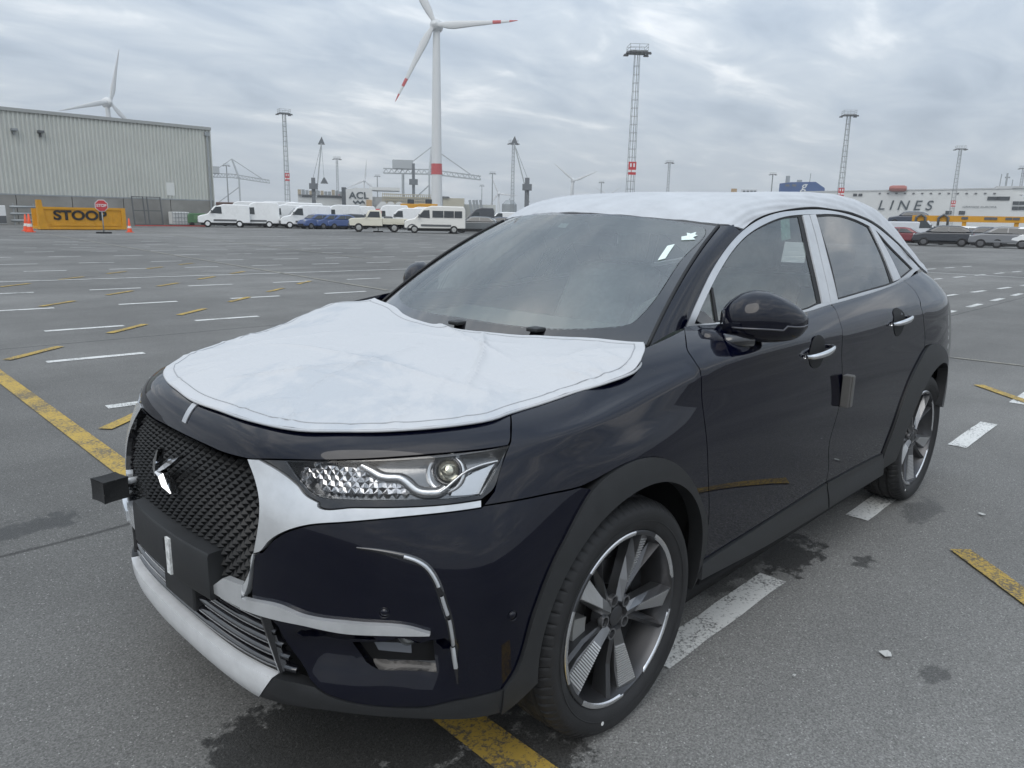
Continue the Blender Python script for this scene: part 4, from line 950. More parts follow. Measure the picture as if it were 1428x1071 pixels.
    MB().rev([(.0,-.073),(.024,-.0725),(.030,-.070),(.031,-.064),(.036,-.062),(.062,-.056),(.070,-.03)],32).build('hub_cap',ALUDARK,rim,auto=35)
    br=MB().rev([(.06,.0),(.08,-.012),(.155,-.012),(.158,0),(.155,.012),(.08,.012)],64).build('brake_disc',mat('disc_steel',(.22,.22,.22),.35,metal=1.),w,auto=30)
    cal=MB(); n=10
    for i in range(n+1):
        a_=rad(165+50*i/n)
        for r_,h in ((.115,-.045),(.175,-.050),(.185,-.02),(.185,.05),(.115,.05)): cal.v.append((r_*math.cos(a_),h,r_*math.sin(a_)))
    for i in range(n):
        for kk in range(5): cal.f.append((i*5+kk,i*5+(kk+1)%5,(i+1)*5+(kk+1)%5,(i+1)*5+kk)); cal.m.append(0)
    cal.f+=[(0,1,2,3,4),tuple(n*5+kk for kk in (4,3,2,1,0))]; cal.m+=[0,0]
    cal.build('brake_caliper',mat('caliper_grey',(.33,.33,.32),.45,metal=.5),w,auto=40)
    MB().rev([(.21,-.01),(.0,-.008)],32).build('dust_shield',DARK,w)
    return w
w1=make_wheel(70.); w1.location=(0,-.812,.352)
def copy_wheel(src,loc,sy,ry):
    c=copy_tree(src,car); c.location=loc; c.scale=(1,sy,1); c.rotation_euler=(0,ry,0); return c
copy_wheel(w1,(2.738,-.802,.352),1,rad(0-(-12)))
copy_wheel(w1,(0,.812,.352),-1,rad(20)); copy_wheel(w1,(2.738,.802,.352),-1,rad(50))
# ------------------------------------------------------------------ cabin
SEAT=mat('seat_cover',(.50,.53,.52),.35,var=.3,vs=10,bump=.4,bs=14)
TRIM=mat('cabin_trim',(.16,.175,.175),.55,var=.2,vs=5)
def rbox(x0,x1,y0,y1,z0,z1,name,m_,par,b=.04): return MB().box(x0,x1,y0,y1,z0,z1).build(name,m_,par,bevel=b)
dash=MB().prism([(.33,1.00),(.50,1.055),(.78,1.075),(.88,1.04),(.92,.96),(.86,.72),(.40,.72)],1,-.64,.64).build('dashboard',TRIM,car,bevel=.02)
rbox(.80,.93,-.13,.13,.80,1.03,'centre_screen',GLOSSBLACK,dash,.015)
sw=MB(); sw.tube([(.98+.10*math.sin(t)*.45,-.37+.185*math.cos(t),1.015+.165*math.sin(t)) for t in np.linspace(0,2*pi,33)],.016,8); sw.build('steering_wheel',TRIM,car,smooth=True)
MB().box(.93,1.0,-.45,-.29,.97,1.05).build('steering_hub',TRIM,car,bevel=.02)
for y_ in (-.37,.37):
    st=empty('front_seat',parent=car)
    MB().prism([(1.30,.62),(1.42,.66),(1.72,1.22),(1.64,1.27),(1.54,1.24),(1.22,.70)],1,y_-.25,y_+.25).build('seat_back',SEAT,st,bevel=.05)
    rbox(.95,1.42,y_-.26,y_+.26,.52,.68,'seat_cushion',SEAT,st,.05)
    MB().prism([(1.62,1.27),(1.72,1.27),(1.76,1.44),(1.70,1.47),(1.63,1.44)],1,y_-.13,y_+.13).build('headrest',SEAT,st,bevel=.03)
rs=empty('rear_seat',parent=car)
MB().prism([(2.25,.65),(2.40,.65),(2.62,1.20),(2.50,1.22)],1,-.62,.62).build('seat_back',SEAT,rs,bevel=.04)
for y_ in (-.38,.38): MB().prism([(2.50,1.22),(2.60,1.22),(2.62,1.36),(2.54,1.37)],1,y_-.13,y_+.13).build('headrest',SEAT,rs,bevel=.03)
MB().box(.5,2.5,-.82,.82,.30,.50).build('cabin_floor',DARK,car)
MB().box(2.35,2.42,-.7,.7,.5,1.15).build('rear_bulkhead',DARK,car)
mb_=MB(); mb_.box(.93,.965,-.12,.12,1.375,1.435); mb_.build('rear_view_mirror',GLOSSBLACK,car,bevel=.012)
rbox(1.42,1.5,-.90,-.885,1.36,1.50,'window_note',TAPE,car,.001) if False else None
nt_=loft_panel('window_note',SIDE,[np.array([p[:2] for p in A('g_note')])],mat('note_paper',(.50,.66,.56),.6,var=.2,vs=60),car,off=-.004,rim=0,res=.05)
# ------------------------------------------------------------------ covers lying on the car, foam blocks
CLOTH=mat('cover_cloth',(.60,.62,.65),.62,bump=.16,bs=60)
_t=CLOTH.node_tree; _b=_t.nodes['Principled BSDF']; _tc=N(_t,'ShaderNodeTexCoord')
_n1=N(_t,'ShaderNodeTexNoise',i_Scale=2.6,i_Detail=6.,i_Roughness=.62,i_Distortion=.5); LK(_t,_tc.outputs['Object'],_n1.inputs[0]); _n2=N(_t,'ShaderNodeTexNoise',i_Scale=14.,i_Detail=6.,i_Roughness=.7); LK(_t,_tc.outputs['Object'],_n2.inputs[0])
_r1=N(_t,'ShaderNodeMapRange'); _r1.inputs[1].default_value=.53; _r1.inputs[2].default_value=.60; LK(_t,math_node(_t,'ADD',math_node(_t,'MULTIPLY',_n1.outputs[0],.8),math_node(_t,'MULTIPLY',_n2.outputs[0],.2)),_r1.inputs[0])
_m1=N(_t,'ShaderNodeMix',data_type='RGBA'); LK(_t,math_node(_t,'MULTIPLY',_r1.outputs[0],.75),_m1.inputs[0]); _m1.inputs[6].default_value=(.50,.508,.52,1); _m1.inputs[7].default_value=(.42,.445,.475,1)
_r2=N(_t,'ShaderNodeMapRange'); _r2.inputs[1].default_value=.60; _r2.inputs[2].default_value=.75; LK(_t,_n2.outputs[0],_r2.inputs[0])
_m2=N(_t,'ShaderNodeMix',data_type='RGBA'); LK(_t,math_node(_t,'MULTIPLY',_r2.outputs[0],.5),_m2.inputs[0]); LK(_t,_m1.outputs[2],_m2.inputs[6]); _m2.inputs[7].default_value=(.44,.445,.445,1); LK(_t,_m2.outputs[2],_b.inputs['Base Color'])
fold_rng=np.random.default_rng(11); FOLDS=[]
def fold(x0,y0,x1,y1,amp,w): FOLDS.append((np.array([x0,y0]),np.array([x1,y1]),amp,w))
cv=A('cov'); cvx=np.array([p[:2] for p in cv])
for i in range(44):
    t=fold_rng.uniform(0,1); k=t*(len(cvx)-6); i0=int(k); p_=cvx[i0]+(cvx[i0+1]-cvx[i0])*(k-i0)
    if fold_rng.uniform()<.4: p_=p_*np.array([1,-1])
    c_=np.array([-.15,.0])+fold_rng.uniform(-.45,.45,2); d_=c_-p_; d_/=np.linalg.norm(d_); L_=fold_rng.uniform(.08,.34)
    q_=p_+d_*L_; fold(p_[0]+d_[0]*.004,p_[1]+d_[1]*.004,q_[0],q_[1],fold_rng.uniform(.003,.008)*fold_rng.choice([1,1,-.7]),fold_rng.uniform(.006,.014))
for a_ in [(.16,.30,-.10,-.55,.014,.008),(-.45,.30,-.30,-.70,.012,.009),(-.70,.05,-.35,-.35,.013,.008),(-.62,-.28,-.2,-.2,.012,.008),(.12,-.2,-.35,-.62,.015,.007),(-.05,-.62,.18,-.75,.008,.010),(-.5,-.62,-.25,-.45,.007,.010),(-.6,.5,-.2,.2,.007,.014),(.2,-.6,.05,-.78,.007,.010),(-.15,.1,.05,-.45,.006,.010),(-.55,.0,-.5,-.5,.006,.010)]: fold(*a_)
_cr=[(fold_rng.uniform(8,26),fold_rng.uniform(0,pi),fold_rng.uniform(0,6),fold_rng.uniform(.0003,.0008)) for _ in range(7)]
def foldsum(X,Y):
    o=np.zeros(np.shape(X))
    for a_,b_,am,w_ in FOLDS:
        d_=b_-a_; L2=d_@d_; t=((X-a_[0])*d_[0]+(Y-a_[1])*d_[1])/L2
        wob=.012*np.sin(6*t+a_[0]*40)
        dist=((X-a_[0])*d_[1]-(Y-a_[1])*d_[0])/math.sqrt(L2)+wob
        env=np.clip(t,0,1)*np.clip(1-t,0,1)*4*((t>0)&(t<1)); env=np.sqrt(np.maximum(env,0))
        ww=w_*(1+1.0*np.clip(t,0,1)); q=np.abs(dist)/ww
        o+=am*np.exp(-np.sqrt(q*q+.08)*1.25)*env
    wx=X+.03*np.sin(7*Y+1.3)+.02*np.sin(13*X); wy=Y+.03*np.sin(6*X+.4)+.015*np.sin(17*Y)
    for f_,th,ph,am in _cr:
        o+=am*.8-am*np.sqrt(np.sin(f_*(wx*math.cos(th)+wy*math.sin(th))+ph)**2+.01)
    return o*1.15+.022*np.exp(-((X-.17)**2+(np.abs(Y)-.79)**2)/.09**2)
HOODS=Param(lambda a,b:np.stack([np.asarray(a,float),np.asarray(b,float),H(a,b)],-1),1,1,1)
half=[tuple(p) for p in cv]
full=[(-.818,0)]+half+[(.085,-.12),(.075,0)]
full=full[1:-1]+[(.075,0)]+[(p[0]+.03*min(1,abs(p[1])/.4),-p[1]*.955)+tuple(p[2:]) for p in full[1:-1][::-1]]+[(-.818,0)]
cl=curve2(full,.02)
hs=loft_panel('bonnet_skin',HOODS,[inset(curve2(full,.03),.03)],PAINT,car,off=-.012,rim=0,res=.06)
cov=loft_panel('bonnet_cover',HOODS,[cl],CLOTH,None,off=.008,rim=.005,res=.0105,dispf=foldsum)
tag(cov,'white fabric cover stretched over the bonnet of the navy car','cover')
hem=HOODS.P(cl[:,0],cl[:,1]); hn=HOODS.N(cl[:,0],cl[:,1]); hem=hem+hn*.004; hem=np.concatenate([hem,hem[:1]])
MB().tube(hem,.0042,7,cap=False).build('hem',CLOTH,cov,smooth=True)
il=inset(cl,.030); sm=HOODS.P(il[:,0],il[:,1])+HOODS.N(il[:,0],il[:,1])*(.0085+foldsum(il[:,0],il[:,1]))[:,None]
MB().tube(np.concatenate([sm,sm[:1]]),.0016,5,cap=False).build('hem_seam',mat('seam_thread',(.36,.37,.385),.8),cov,smooth=True)
def rfold(a,b):
    x_=b/.31; y_=a/.23
    return .0010*np.sin(y_*9+2.2*np.sin(x_*2.3))*np.exp(-x_/1.6)+.0012*np.sin(x_*7+3*np.sin(y_*3))*np.exp(-((y_-.6)/.7)**2)+.0012*np.sin(17*y_+5*x_)
ro=[(.05,.02,1),(3,.0),(5.95,.02,1),(5.93,3),(5.93,6.5),(5.93,7.9,1),(3,7.95),(.07,7.9,1),(.07,6.5),(.07,3)]
rf_=loft_panel('roof_film',ROOF,[curve2(raw(ro,ROOF),.03)],WHITEFILM,None,off=.004,rim=.012,res=.022,dispf=rfold)
tag(rf_,'white protective film over the roof and rear pillar of the navy car','cover')
MB().prism([(1.0,1.46),(1.7,1.54),(2.6,1.52),(3.1,1.40),(3.1,1.37),(2.6,1.49),(1.7,1.51),(1.0,1.43)],1,-.55,.55).build('headlining',mat('headlining_grey',(.30,.31,.30),.9),car)
FOAM=mat('foam_black',(.020,.021,.022),.9,bump=.25,bs=220); FOAMG=mat('foam_grey',(.10,.098,.095),.9,bump=.2,bs=200)
def foam_block():
    n=7; V=[];s_=.039
    g0=np.linspace(-1,1,n)
    o=MB()
    for ax_ in range(3):
        for sg in (-1,1):
            b=len(o.v)
            for i in g0:
                for j in g0:
                    k_=1-.10*(1-i*i)*(1-j*j)-.04*((1-i*i)+(1-j*j))/2; p_=[i*(1-.05*(1-j*j)),j*(1-.05*(1-i*i))]; p_.insert(ax_,sg*k_); o.v.append((p_[0]*s_,p_[1]*s_*.95,p_[2]*s_*.86))
            for i in range(n-1):
                for j in range(n-1):
                    q=(b+i*n+j,b+i*n+j+1,b+(i+1)*n+j+1,b+(i+1)*n+j); o.f.append(q if (sg>0)^(ax_==1) else q[::-1]); o.m.append(0)
    f=o.build('foam_block',FOAM); f.location=(-.942,.365,.645); f.rotation_euler=(0,0,rad(10))
    return f
tag(foam_block(),'black foam block on the towing eye in front of the bumper','foam block')
fq=pt(*TR['foam'][0][:2],.002)[0]
fb=MB().box(-.022,.022,-.034,0,-.066,.066).box(-.013,.013,-.040,-.033,-.064,.064).build('foam_block',FOAMG,None,bevel=.004); fb.location=(fq[0],fq[1],fq[2]); 
tag(fb,'grey foam guard stuck to the door edge between the two side doors','foam block')

# ------------------------------------------------------------------ ground and painted lines
def asphalt():
    M=bpy.data.materials.new('asphalt'); M.use_nodes=True; t=M.node_tree; b=t.nodes['Principled BSDF']
    tc=N(t,'ShaderNodeTexCoord'); O=tc.outputs['Object']
    def noise(s,d=5.,r=.6,vec=O): n=N(t,'ShaderNodeTexNoise',i_Scale=s,i_Detail=d,i_Roughness=r); LK(t,vec,n.inputs[0]); return n.outputs[0]
    def rng_(x,a,b_,c,d): r=N(t,'ShaderNodeMapRange'); r.inputs[1].default_value=a; r.inputs[2].default_value=b_; r.inputs[3].default_value=c; r.inputs[4].default_value=d; LK(t,x,r.inputs[0]); return r.outputs[0]
    mu=lambda a,b_:math_node(t,'MULTIPLY',a,b_)
    big=rng_(noise(.07,5.),.35,.65,.76,1.20); med=mu(rng_(noise(.8,6.,.65),.3,.7,.86,1.13),rng_(noise(.22,4.),.35,.65,.86,1.12)); fine=rng_(noise(120.,3.,.7),.30,.70,.72,1.28)
    vo=N(t,'ShaderNodeTexVoronoi',i_Scale=230.); LK(t,O,vo.inputs['Vector']); vc=N(t,'ShaderNodeSeparateColor'); LK(t,vo.outputs['Color'],vc.inputs[0]); agg=rng_(vc.outputs[0],0,1,.70,1.30)
    spark=math_node(t,'GREATER_THAN',vc.outputs[1],.985)
    val=mu(mu(mu(big,med),mu(fine,agg)),.155); val=math_node(t,'ADD',val,mu(spark,.16))
    # streaks running along the rows
    mp=N(t,'ShaderNodeMapping'); mp.inputs['Scale'].default_value=(.05,.55,1); mp.inputs['Rotation'].default_value=(0,0,.08); LK(t,O,mp.inputs[0]); val=mu(val,rng_(noise(1.,4.,.6,mp.outputs[0]),.3,.7,.86,1.12))
    # damp oil spots: given places, ragged outline
    sp=N(t,'ShaderNodeSeparateXYZ'); LK(t,O,sp.inputs[0]); mask=None; rag=math_node(t,'ADD',math_node(t,'MULTIPLY',noise(5.5,6.,.7),.62),math_node(t,'MULTIPLY',noise(19.,5.,.7),.38))
    for x,y,rx,ry,a in ((-.46,-.45,.62,.42,1.),(-.72,-.30,.40,.30,1.),(-.30,-.78,.34,.22,.9),(1.52,-.75,.34,.16,1.),(1.30,-.62,.6,.16,.7),(-.80,1.92,.26,.16,.8),(1.70,-1.02,.14,.07,.8),(.15,-1.45,.12,.05,.6),(2.6,-1.0,.3,.12,.55),(1.0,-1.5,.10,.06,.6),(1.95,-1.75,.10,.05,.6)):
        dx=mu(math_node(t,'SUBTRACT',sp.outputs[0],x),1/rx); dy=mu(math_node(t,'SUBTRACT',sp.outputs[1],y),1/ry)
        d=math_node(t,'SQRT',math_node(t,'ADD',mu(dx,dx),mu(dy,dy)))
        k=math_node(t,'SUBTRACT',math_node(t,'ADD',mu(rag,3.4),-.95),d); k=mu(rng_(k,0.,.16,0,1),a)
        mask=k if mask is None else math_node(t,'MAXIMUM',mask,k)
    # scattered small spots
    s2=rng_(noise(3.2,6.,.7),.70,.735,0,1); s3=rng_(noise(.45,3.),.5,.6,0,.75); mask=math_node(t,'MAXIMUM',mask,mu(s2,s3))
    val=mu(val,rng_(mask,0,1,1,.26))
    # paving joints
    for (x0,y0,x1,y1,w) in ((-6,1.70,14,1.45,.010),(-8,7.6,40,6.4,.012),(-8,17.3,60,14.2,.02)):
        L=math.hypot(x1-x0,y1-y0); nx,ny=-(y1-y0)/L,(x1-x0)/L
        dd=math_node(t,'ABSOLUTE',math_node(t,'ADD',math_node(t,'ADD',mu(math_node(t,'SUBTRACT',sp.outputs[0],x0),nx),mu(math_node(t,'SUBTRACT',sp.outputs[1],y0),ny)),mu(math_node(t,'SUBTRACT',noise(2.5,4.),.5),.06)))
        val=mu(val,rng_(dd,w*.5,w*2.2,.45,1))
    cb=N(t,'ShaderNodeCombineXYZ'); LK(t,val,cb.inputs[0]); LK(t,mu(val,.985),cb.inputs[1]); LK(t,mu(val,.94),cb.inputs[2]); LK(t,cb.outputs[0],b.inputs['Base Color'])
    LK(t,rng_(mask,0,1,.82,.42),b.inputs['Roughness']); b.inputs['Specular IOR Level'].default_value=.35
    bp=N(t,'ShaderNodeBump'); bp.inputs['Strength'].default_value=.55; bp.inputs['Distance'].default_value=.004
    LK(t,math_node(t,'ADD',mu(vc.outputs[0],.6),fine),bp.inputs['Height']); LK(t,bp.outputs[0],b.inputs['Normal'])
    return M
def line_paint(name,c,c2,worn):
    M=bpy.data.materials.new(name); M.use_nodes=True; t=M.node_tree; b=t.nodes['Principled BSDF']; tc=N(t,'ShaderNodeTexCoord')
    n=N(t,'ShaderNodeTexNoise',i_Scale=75.,i_Detail=4.,i_Roughness=.7); LK(t,tc.outputs['Object'],n.inputs[0])
    n2=N(t,'ShaderNodeTexNoise',i_Scale=4.,i_Detail=4.); LK(t,tc.outputs['Object'],n2.inputs[0])
    s=math_node(t,'ADD',math_node(t,'MULTIPLY',n.outputs[0],.75),math_node(t,'MULTIPLY',n2.outputs[0],.35))
    r=N(t,'ShaderNodeMapRange'); r.inputs[1].default_value=worn; r.inputs[2].default_value=worn+.10; LK(t,s,r.inputs[0])
    mx=N(t,'ShaderNodeMix',data_type='RGBA'); LK(t,r.outputs[0],mx.inputs[0]); mx.inputs[6].default_value=(*c2,1); mx.inputs[7].default_value=(*c,1); LK(t,mx.outputs[2],b.inputs['Base Color'])
    b.inputs['Roughness'].default_value=.75; bp=N(t,'ShaderNodeBump'); bp.inputs['Strength'].default_value=.5; bp.inputs['Distance'].default_value=.003; LK(t,n.outputs[0],bp.inputs['Height']); LK(t,bp.outputs[0],b.inputs['Normal'])
    return M
ground=MB().add([(-2200,-2200,0),(2600,-2200,0),(2600,2600,0),(-2200,2600,0)],[(0,1,2,3)]).build('ground',asphalt()); tag(ground,kind='structure')
PW=line_paint('white_line_paint',(.62,.62,.60),(.16,.16,.155),.44); PY=line_paint('yellow_line_paint',(.43,.29,.055),(.12,.10,.07),.47); PF=line_paint('faded_line_paint',(.27,.25,.20),(.13,.13,.125),.50)
def stripe(x0,y0,x1,y1,w,m_,z=.004):
    d=np.array([x1-x0,y1-y0],float); L=np.linalg.norm(d); d=d/L; n=np.array([-d[1],d[0]])*w/2; k=max(1,min(10,int(L/.12))) if L<6 else 1
    r=np.random.default_rng(int(abs(x0*97+y0*31))+3); V=[];F=[]
    for i in range(k+1):
        p=np.array([x0,y0])+d*L*i/k
        for s in (-1,1):
            q=p+n*s*(1+r.uniform(-.05,.05)); V.append((q[0],q[1],z))
    for i in range(k): F.append((2*i,2*i+2,2*i+3,2*i+1))
    return mesh_obj('painted_line',V,F,m_,ground)
# rows of white bay dashes (start x, row y, first, count), each .9 m long, 1.83 m apart
rows=[(-.8,.36,0,18,1.86),(1.66,-.15,0,14,1.86),(4.07,.20,0,16,1.84),(6.32,.38,0,17,1.83),(8.50,.93,-1,18,1.81),(11.03,1.0-.2,0,19,1.80),(13.70,1.19,0,20,1.80),(19.15,3.24-1.88,0,21,1.86),(21.85,3.32,-1,21,1.90),(25.2,5.38,-1,20,1.88),(28.45,5.5,-1,16,2.05),(31.7,5.76,-1,16,2.05)]
nl=0
for y0,x0,a,b_,per in rows:
    for k in range(a,b_):
        x=x0+per*k; y=y0-.085*(x-x0)*(1 if y0>3 else .0)
        if y0<3 and x<-1: continue
        stripe(x,y,x+.9,y-.075*(1 if y0>3 else 0),.115,PW); nl+=1
for y0 in (35.0,38.4,42,46,50.5,55,60):
    for k in range(0,9):
        x=y0*.17+3.7*k+(y0%3); y=y0-.085*x; stripe(x,y,x+.95,y-.07,.12,PW)
# solid lines
stripe(-30,19.2,45,12.1,.10,PW,.006); stripe(-.02,8.8,-.36,-1.7,.125,PY,.0065); stripe(11.95,51.1,8.16,16.2,.12,PF,.008); stripe(8.16,16.2,7.57,10.4,.12,PF,.008); stripe(26.1,8.0,26.5,-1,.12,PW,.006); stripe(8.0,2.2,8.2,-1.2,.07,PF,.006)
stripe(20,58,14,20,.12,PF,.008)
# yellow diagonal dashes
for x0,y0,n_ in ((-.02,3.43,5),(.12,6.66,6),(1.59,11.24,5),(1.87,14.99,5)):
    for k in range(n_):
        x=x0+1.34*k; y=y0+1.19*k
        if x0<0 and k>0: x+=.05; y+=.02
        stripe(x,y,x+.62,y+.52,.10,PY,.009)
stripe(2.17,-1.29,1.58,-1.88,.10,PY,.009); stripe(6.55,-.37,6.0,-.92,.10,PY,.009)
# pale scraps lying on the asphalt
for i,(x,y,s_) in enumerate(((.98,-1.35,.030),(.62,-1.18,.010),(2.75,-1.25,.022),(3.2,-1.6,.012))):
    r=np.random.default_rng(i); a=np.sort(r.uniform(0,2*pi,9)); c=mesh_obj('paper_scrap',[(x+s_*(.5+.5*r.uniform())*math.cos(t),y+s_*(.4+.5*r.uniform())*math.sin(t),.010+.004*r.uniform()) for t in a],[tuple(range(9))],mat('scrap',(.5,.5,.48),.8))
    tag(c,['pale torn scrap lying on the asphalt behind the front tyre, largest of four','tiny pale speck of litter closest to the front tyre','pale scrap lying near the rear tyre on the asphalt','tiny pale speck on the asphalt right of the rear tyre'][i],'litter','scraps on the asphalt')
# ------------------------------------------------------------------ far surroundings
def bearing(px):
    """unit ground direction of the photo column px at the horizon"""
    r=CF+CR*(px-714)/FPX; u=CU
    k=-r[2]/u[2]; d=r+u*k; d=d/np.linalg.norm(d[:2]); return d[:2]
def site(px,D): b=bearing(px); return np.array([CAMP[0]+b[0]*D,CAMP[1]+b[1]*D,0.])
def zat(px,py,D):
    d=CF+CR*(px-714)/FPX+CU*(535.5-py)/FPX; return CAMP[2]+d[2]/np.linalg.norm(d[:2])*D
def facing(px): b=bearing(px); return math.atan2(b[1],b[0])-pi/2   # rz that turns local -y towards the camera
STEEL=mat('steel_grey',(.30,.32,.33),.5,metal=.3,var=.1,vs=1.); STEELD=mat('steel_dark',(.10,.105,.11),.6); WHITEP=mat('white_gloss',(.70,.71,.71),.30,coat=.5,var=.04,vs=2.); CREAM=mat('cream_gloss',(.62,.60,.53),.32,coat=.5)
REDP=mat('red_sign_paint',(.48,.045,.05),.5); YELP=mat('yellow_machine',(.58,.28,.015),.5,var=.12,vs=1.5); BLKT=mat('tyre_far',(.015,.015,.016),.7); GLD=mat('dark_window',(.03,.036,.04),.12,coat=.3); LAMPG=mat('lamp_far',(.5,.5,.48),.2,metal=.6)
def text_mesh(name,body,size,m_,parent,loc,rot,bold=0.,depth=.01,sx_=1.,shear=0.):
    cu=bpy.data.curves.new(name,'FONT'); cu.body=body; cu.size=size; cu.align_x='CENTER'; cu.align_y='CENTER'; cu.extrude=depth; cu.offset=bold; cu.shear=shear
    to=bpy.data.objects.new(name+'_curve',cu); col.objects.link(to); bpy.context.view_layer.update()
    me=bpy.data.meshes.new_from_object(to.evaluated_get(bpy.context.evaluated_depsgraph_get())); bpy.data.objects.remove(to)
    me.materials.clear(); me.materials.append(m_); o=bpy.data.objects.new(name,me); col.objects.link(o); o.parent=parent; o.location=loc; o.rotation_euler=rot; o.scale=(sx_,1,1); return o
# --- warehouse
A1=site(298.5,90.)[:2]; A0=site(0,84.)[:2]; A0=A1+(A0-A1)*2.1; wl=np.linalg.norm(A1-A0); wd_=(A1-A0)/wl
wh=empty('warehouse',(A0[0],A0[1],0),math.atan2(wd_[1],wd_[0])); tag(wh,'long grey warehouse with ribbed cladding over a concrete plinth','building')
CLAD=mat('ribbed_cladding',(.50,.51,.475),.5,metal=.0,var=.05,vs=.4); CONC=mat('plinth_concrete',(.25,.245,.23),.85,var=.16,vs=.6,bump=.2,bs=6)
cl_=MB(); per=.36; n=int(wl/per)
for i in range(n):
    x=i*per; pts=[(x,0),(x+.10,0),(x+.14,-.09),(x+.28,-.09),(x+.32,0),(x+per,0)]
    for a,b_ in zip(pts[:-1],pts[1:]): cl_.add([(a[0],a[1],2.7),(b_[0],b_[1],2.7),(b_[0],b_[1],10.1),(a[0],a[1],10.1)],[(0,1,2,3)])
cl_.build('cladding',CLAD,wh)
MB().box(0,wl,.02,30,2.7,10.0).build('wall',CLAD,wh)
for i in range(9): MB().box(wl*i/9+.03,wl*(i+1)/9-.03,-.12,.6,0,2.67).build('plinth_panel',CONC,wh)
MB().box(-.1,wl+.15,-.22,.5,10.0,10.3).build('roof_edge',mat('edge_trim',(.33,.34,.33),.5),wh)
MB().box(0,wl,-.14,.0,2.65,2.77).build('drip_flashing',STEEL,wh)
MB().tube([(wl-.35,-.2,.0),(wl-.35,-.2,9.7)],.10,10).box(wl-.6,wl-.1,-.35,-.1,9.4,9.8).build('downpipe',STEEL,wh)
MB().box(wl+.0,wl+.12,-.1,30,0,10.1).build('corner_wall',CLAD,wh)
for px in (67,31):
    q=site(px,1.)[:2]-CAMP[:2]; # where the bearing meets the wall
    t_=np.linalg.solve(np.array([q,-wd_]).T,A0-CAMP[:2])[1]
    MB().box(t_-.25,t_+.25,-.62,-.07,8.3,8.5).box(t_-.06,t_+.06,-.3,-.06,7.95,8.4).build('wall_lamp',STEELD if px==67 else STEEL,wh)
MB().box(wl-4.9,wl-4.1,-.1,-.07,3.1,4.4).build('notice_plate',mat('notice_white',(.62,.63,.61),.6),wh)
def wall_x(px,out): 
    """ground point in front of the warehouse wall, out metres before it, on the bearing px"""
    q=bearing(px); nrm_=np.array([wd_[1],-wd_[0]]); 
    if nrm_@(CAMP[:2]-A0)<0: nrm_=-nrm_
    o=A0+nrm_*out; t_=np.linalg.solve(np.array([q,-wd_]).T,o-CAMP[:2])[0]; p=CAMP[:2]+q*t_; return np.array([p[0],p[1],0.])
WRZ=math.atan2(wd_[1],wd_[0])
# --- yellow flood-barrier container
c0=site(51,64.); c1=site(172,66.); cc=(c0+c1)/2; cl=np.linalg.norm((c1-c0)[:2]); crz=math.atan2((c1-c0)[1],(c1-c0)[0])
ct=empty('yellow_container',tuple(cc),crz); tag(ct,'yellow open container with black lettering in front of the warehouse','container')
h=cl/2
MB().box(-h+.35,h-.1,-.06,.06,.25,1.50).build('front_panel',YELP,ct,bevel=.02)
MB().box(-h+.35,h-.1,2.2,2.32,.25,1.50).build('rear_panel',YELP,ct)
MB().box(-h+.3,h,-.10,2.35,.05,.25).build('floor_frame',YELP,ct)
MB().box(-h+.3,h,-.12,.10,1.46,1.62).build('top_rail',YELP,ct)
MB().prism([(-h,.05),(-h+.62,.05),(-h+.42,.9),(-h+.30,2.1),(-h+.02,2.1)],1,-.16,.2).build('end_post',YELP,ct)
MB().box(h-.22,h+.08,-.14,2.35,.05,1.64).build('end_post',YELP,ct)
for x in np.linspace(-h+1.2,h-.8,7): MB().box(x-.05,x+.05,-.085,-.055,.28,1.46).build('stiffener',YELP,ct)
MB().box(-h+.8,h-.5,-.10,-.075,.30,.46).build('bottom_rail',YELP,ct)
text_mesh('lettering','STOOP',.92,mat('letter_black',(.015,.015,.016),.6),ct,(-.15,-.105,1.02),(pi/2,0,0),bold=.03,sx_=1.22)
# --- cones
def cone(px,D,label,s=1.):
    p=site(px,D); c=empty('traffic_cone',tuple(p)); tag(c,label,'cone','traffic cones by the yellow container')
    MB().prism([(-.22,-.22),(.22,-.22),(.22,.22),(-.22,.22)],2,.0,.04).build('base',mat('cone_orange',(.75,.09,.03),.55),c)
    MB().rev([(.17,.04),(.12,.36),(.085,.58),(.035,1.0),(.0,1.0)],16,(0,0,0),2).build('cone_body',MAT['cone_orange'],c,smooth=True)
    MB().rev([(.135,.30),(.108,.46)],16,(0,0,0),2).build('band',mat('cone_band',(.66,.62,.58),.5),c,smooth=True); c.scale=(s,s,s)
cone(38.5,58.,'orange cone at the left end of the yellow container, nearer of two',1.15); cone(33.5,60.5,'orange cone at the left end of the yellow container, farther of two',1.1); cone(178.5,59.5,'orange cone at the right end of the yellow container',.95)
# --- stop signs
def stop_sign(px,D,hgt,label,arrow=False):
    p=site(px,D); s=empty('stop_sign',tuple(p),facing(px)); tag(s,label,'sign','small road signs on the lot')
    MB().tube([(0,0,0),(0,0,hgt-.1)],.035,8).build('post',STEEL,s,smooth=True)
    MB().prism([(-.45,-.2),(.45,-.2),(.45,.2),(-.45,.2)],2,0,.10).build('foot',BLKT,s)
    oc=[(.36*math.cos(pi/8+pi/4*k),hgt+.36*math.sin(pi/8+pi/4*k)) for k in range(8)]
    pl=MB().prism(oc,1,-.06,-.03).build('sign_plate',REDP,s); oc2=[(a*.0+.40*math.cos(pi/8+pi/4*k),hgt+.40*math.sin(pi/8+pi/4*k)) for k,(a,b_) in enumerate(oc)]
    MB().prism(oc2,1,-.03,-.015).build('sign_rim',WHITEP,s)
    text_mesh('sign_text','STOP',.24,WHITEP,pl,(0,-.066,hgt),(pi/2,0,0),bold=.006)
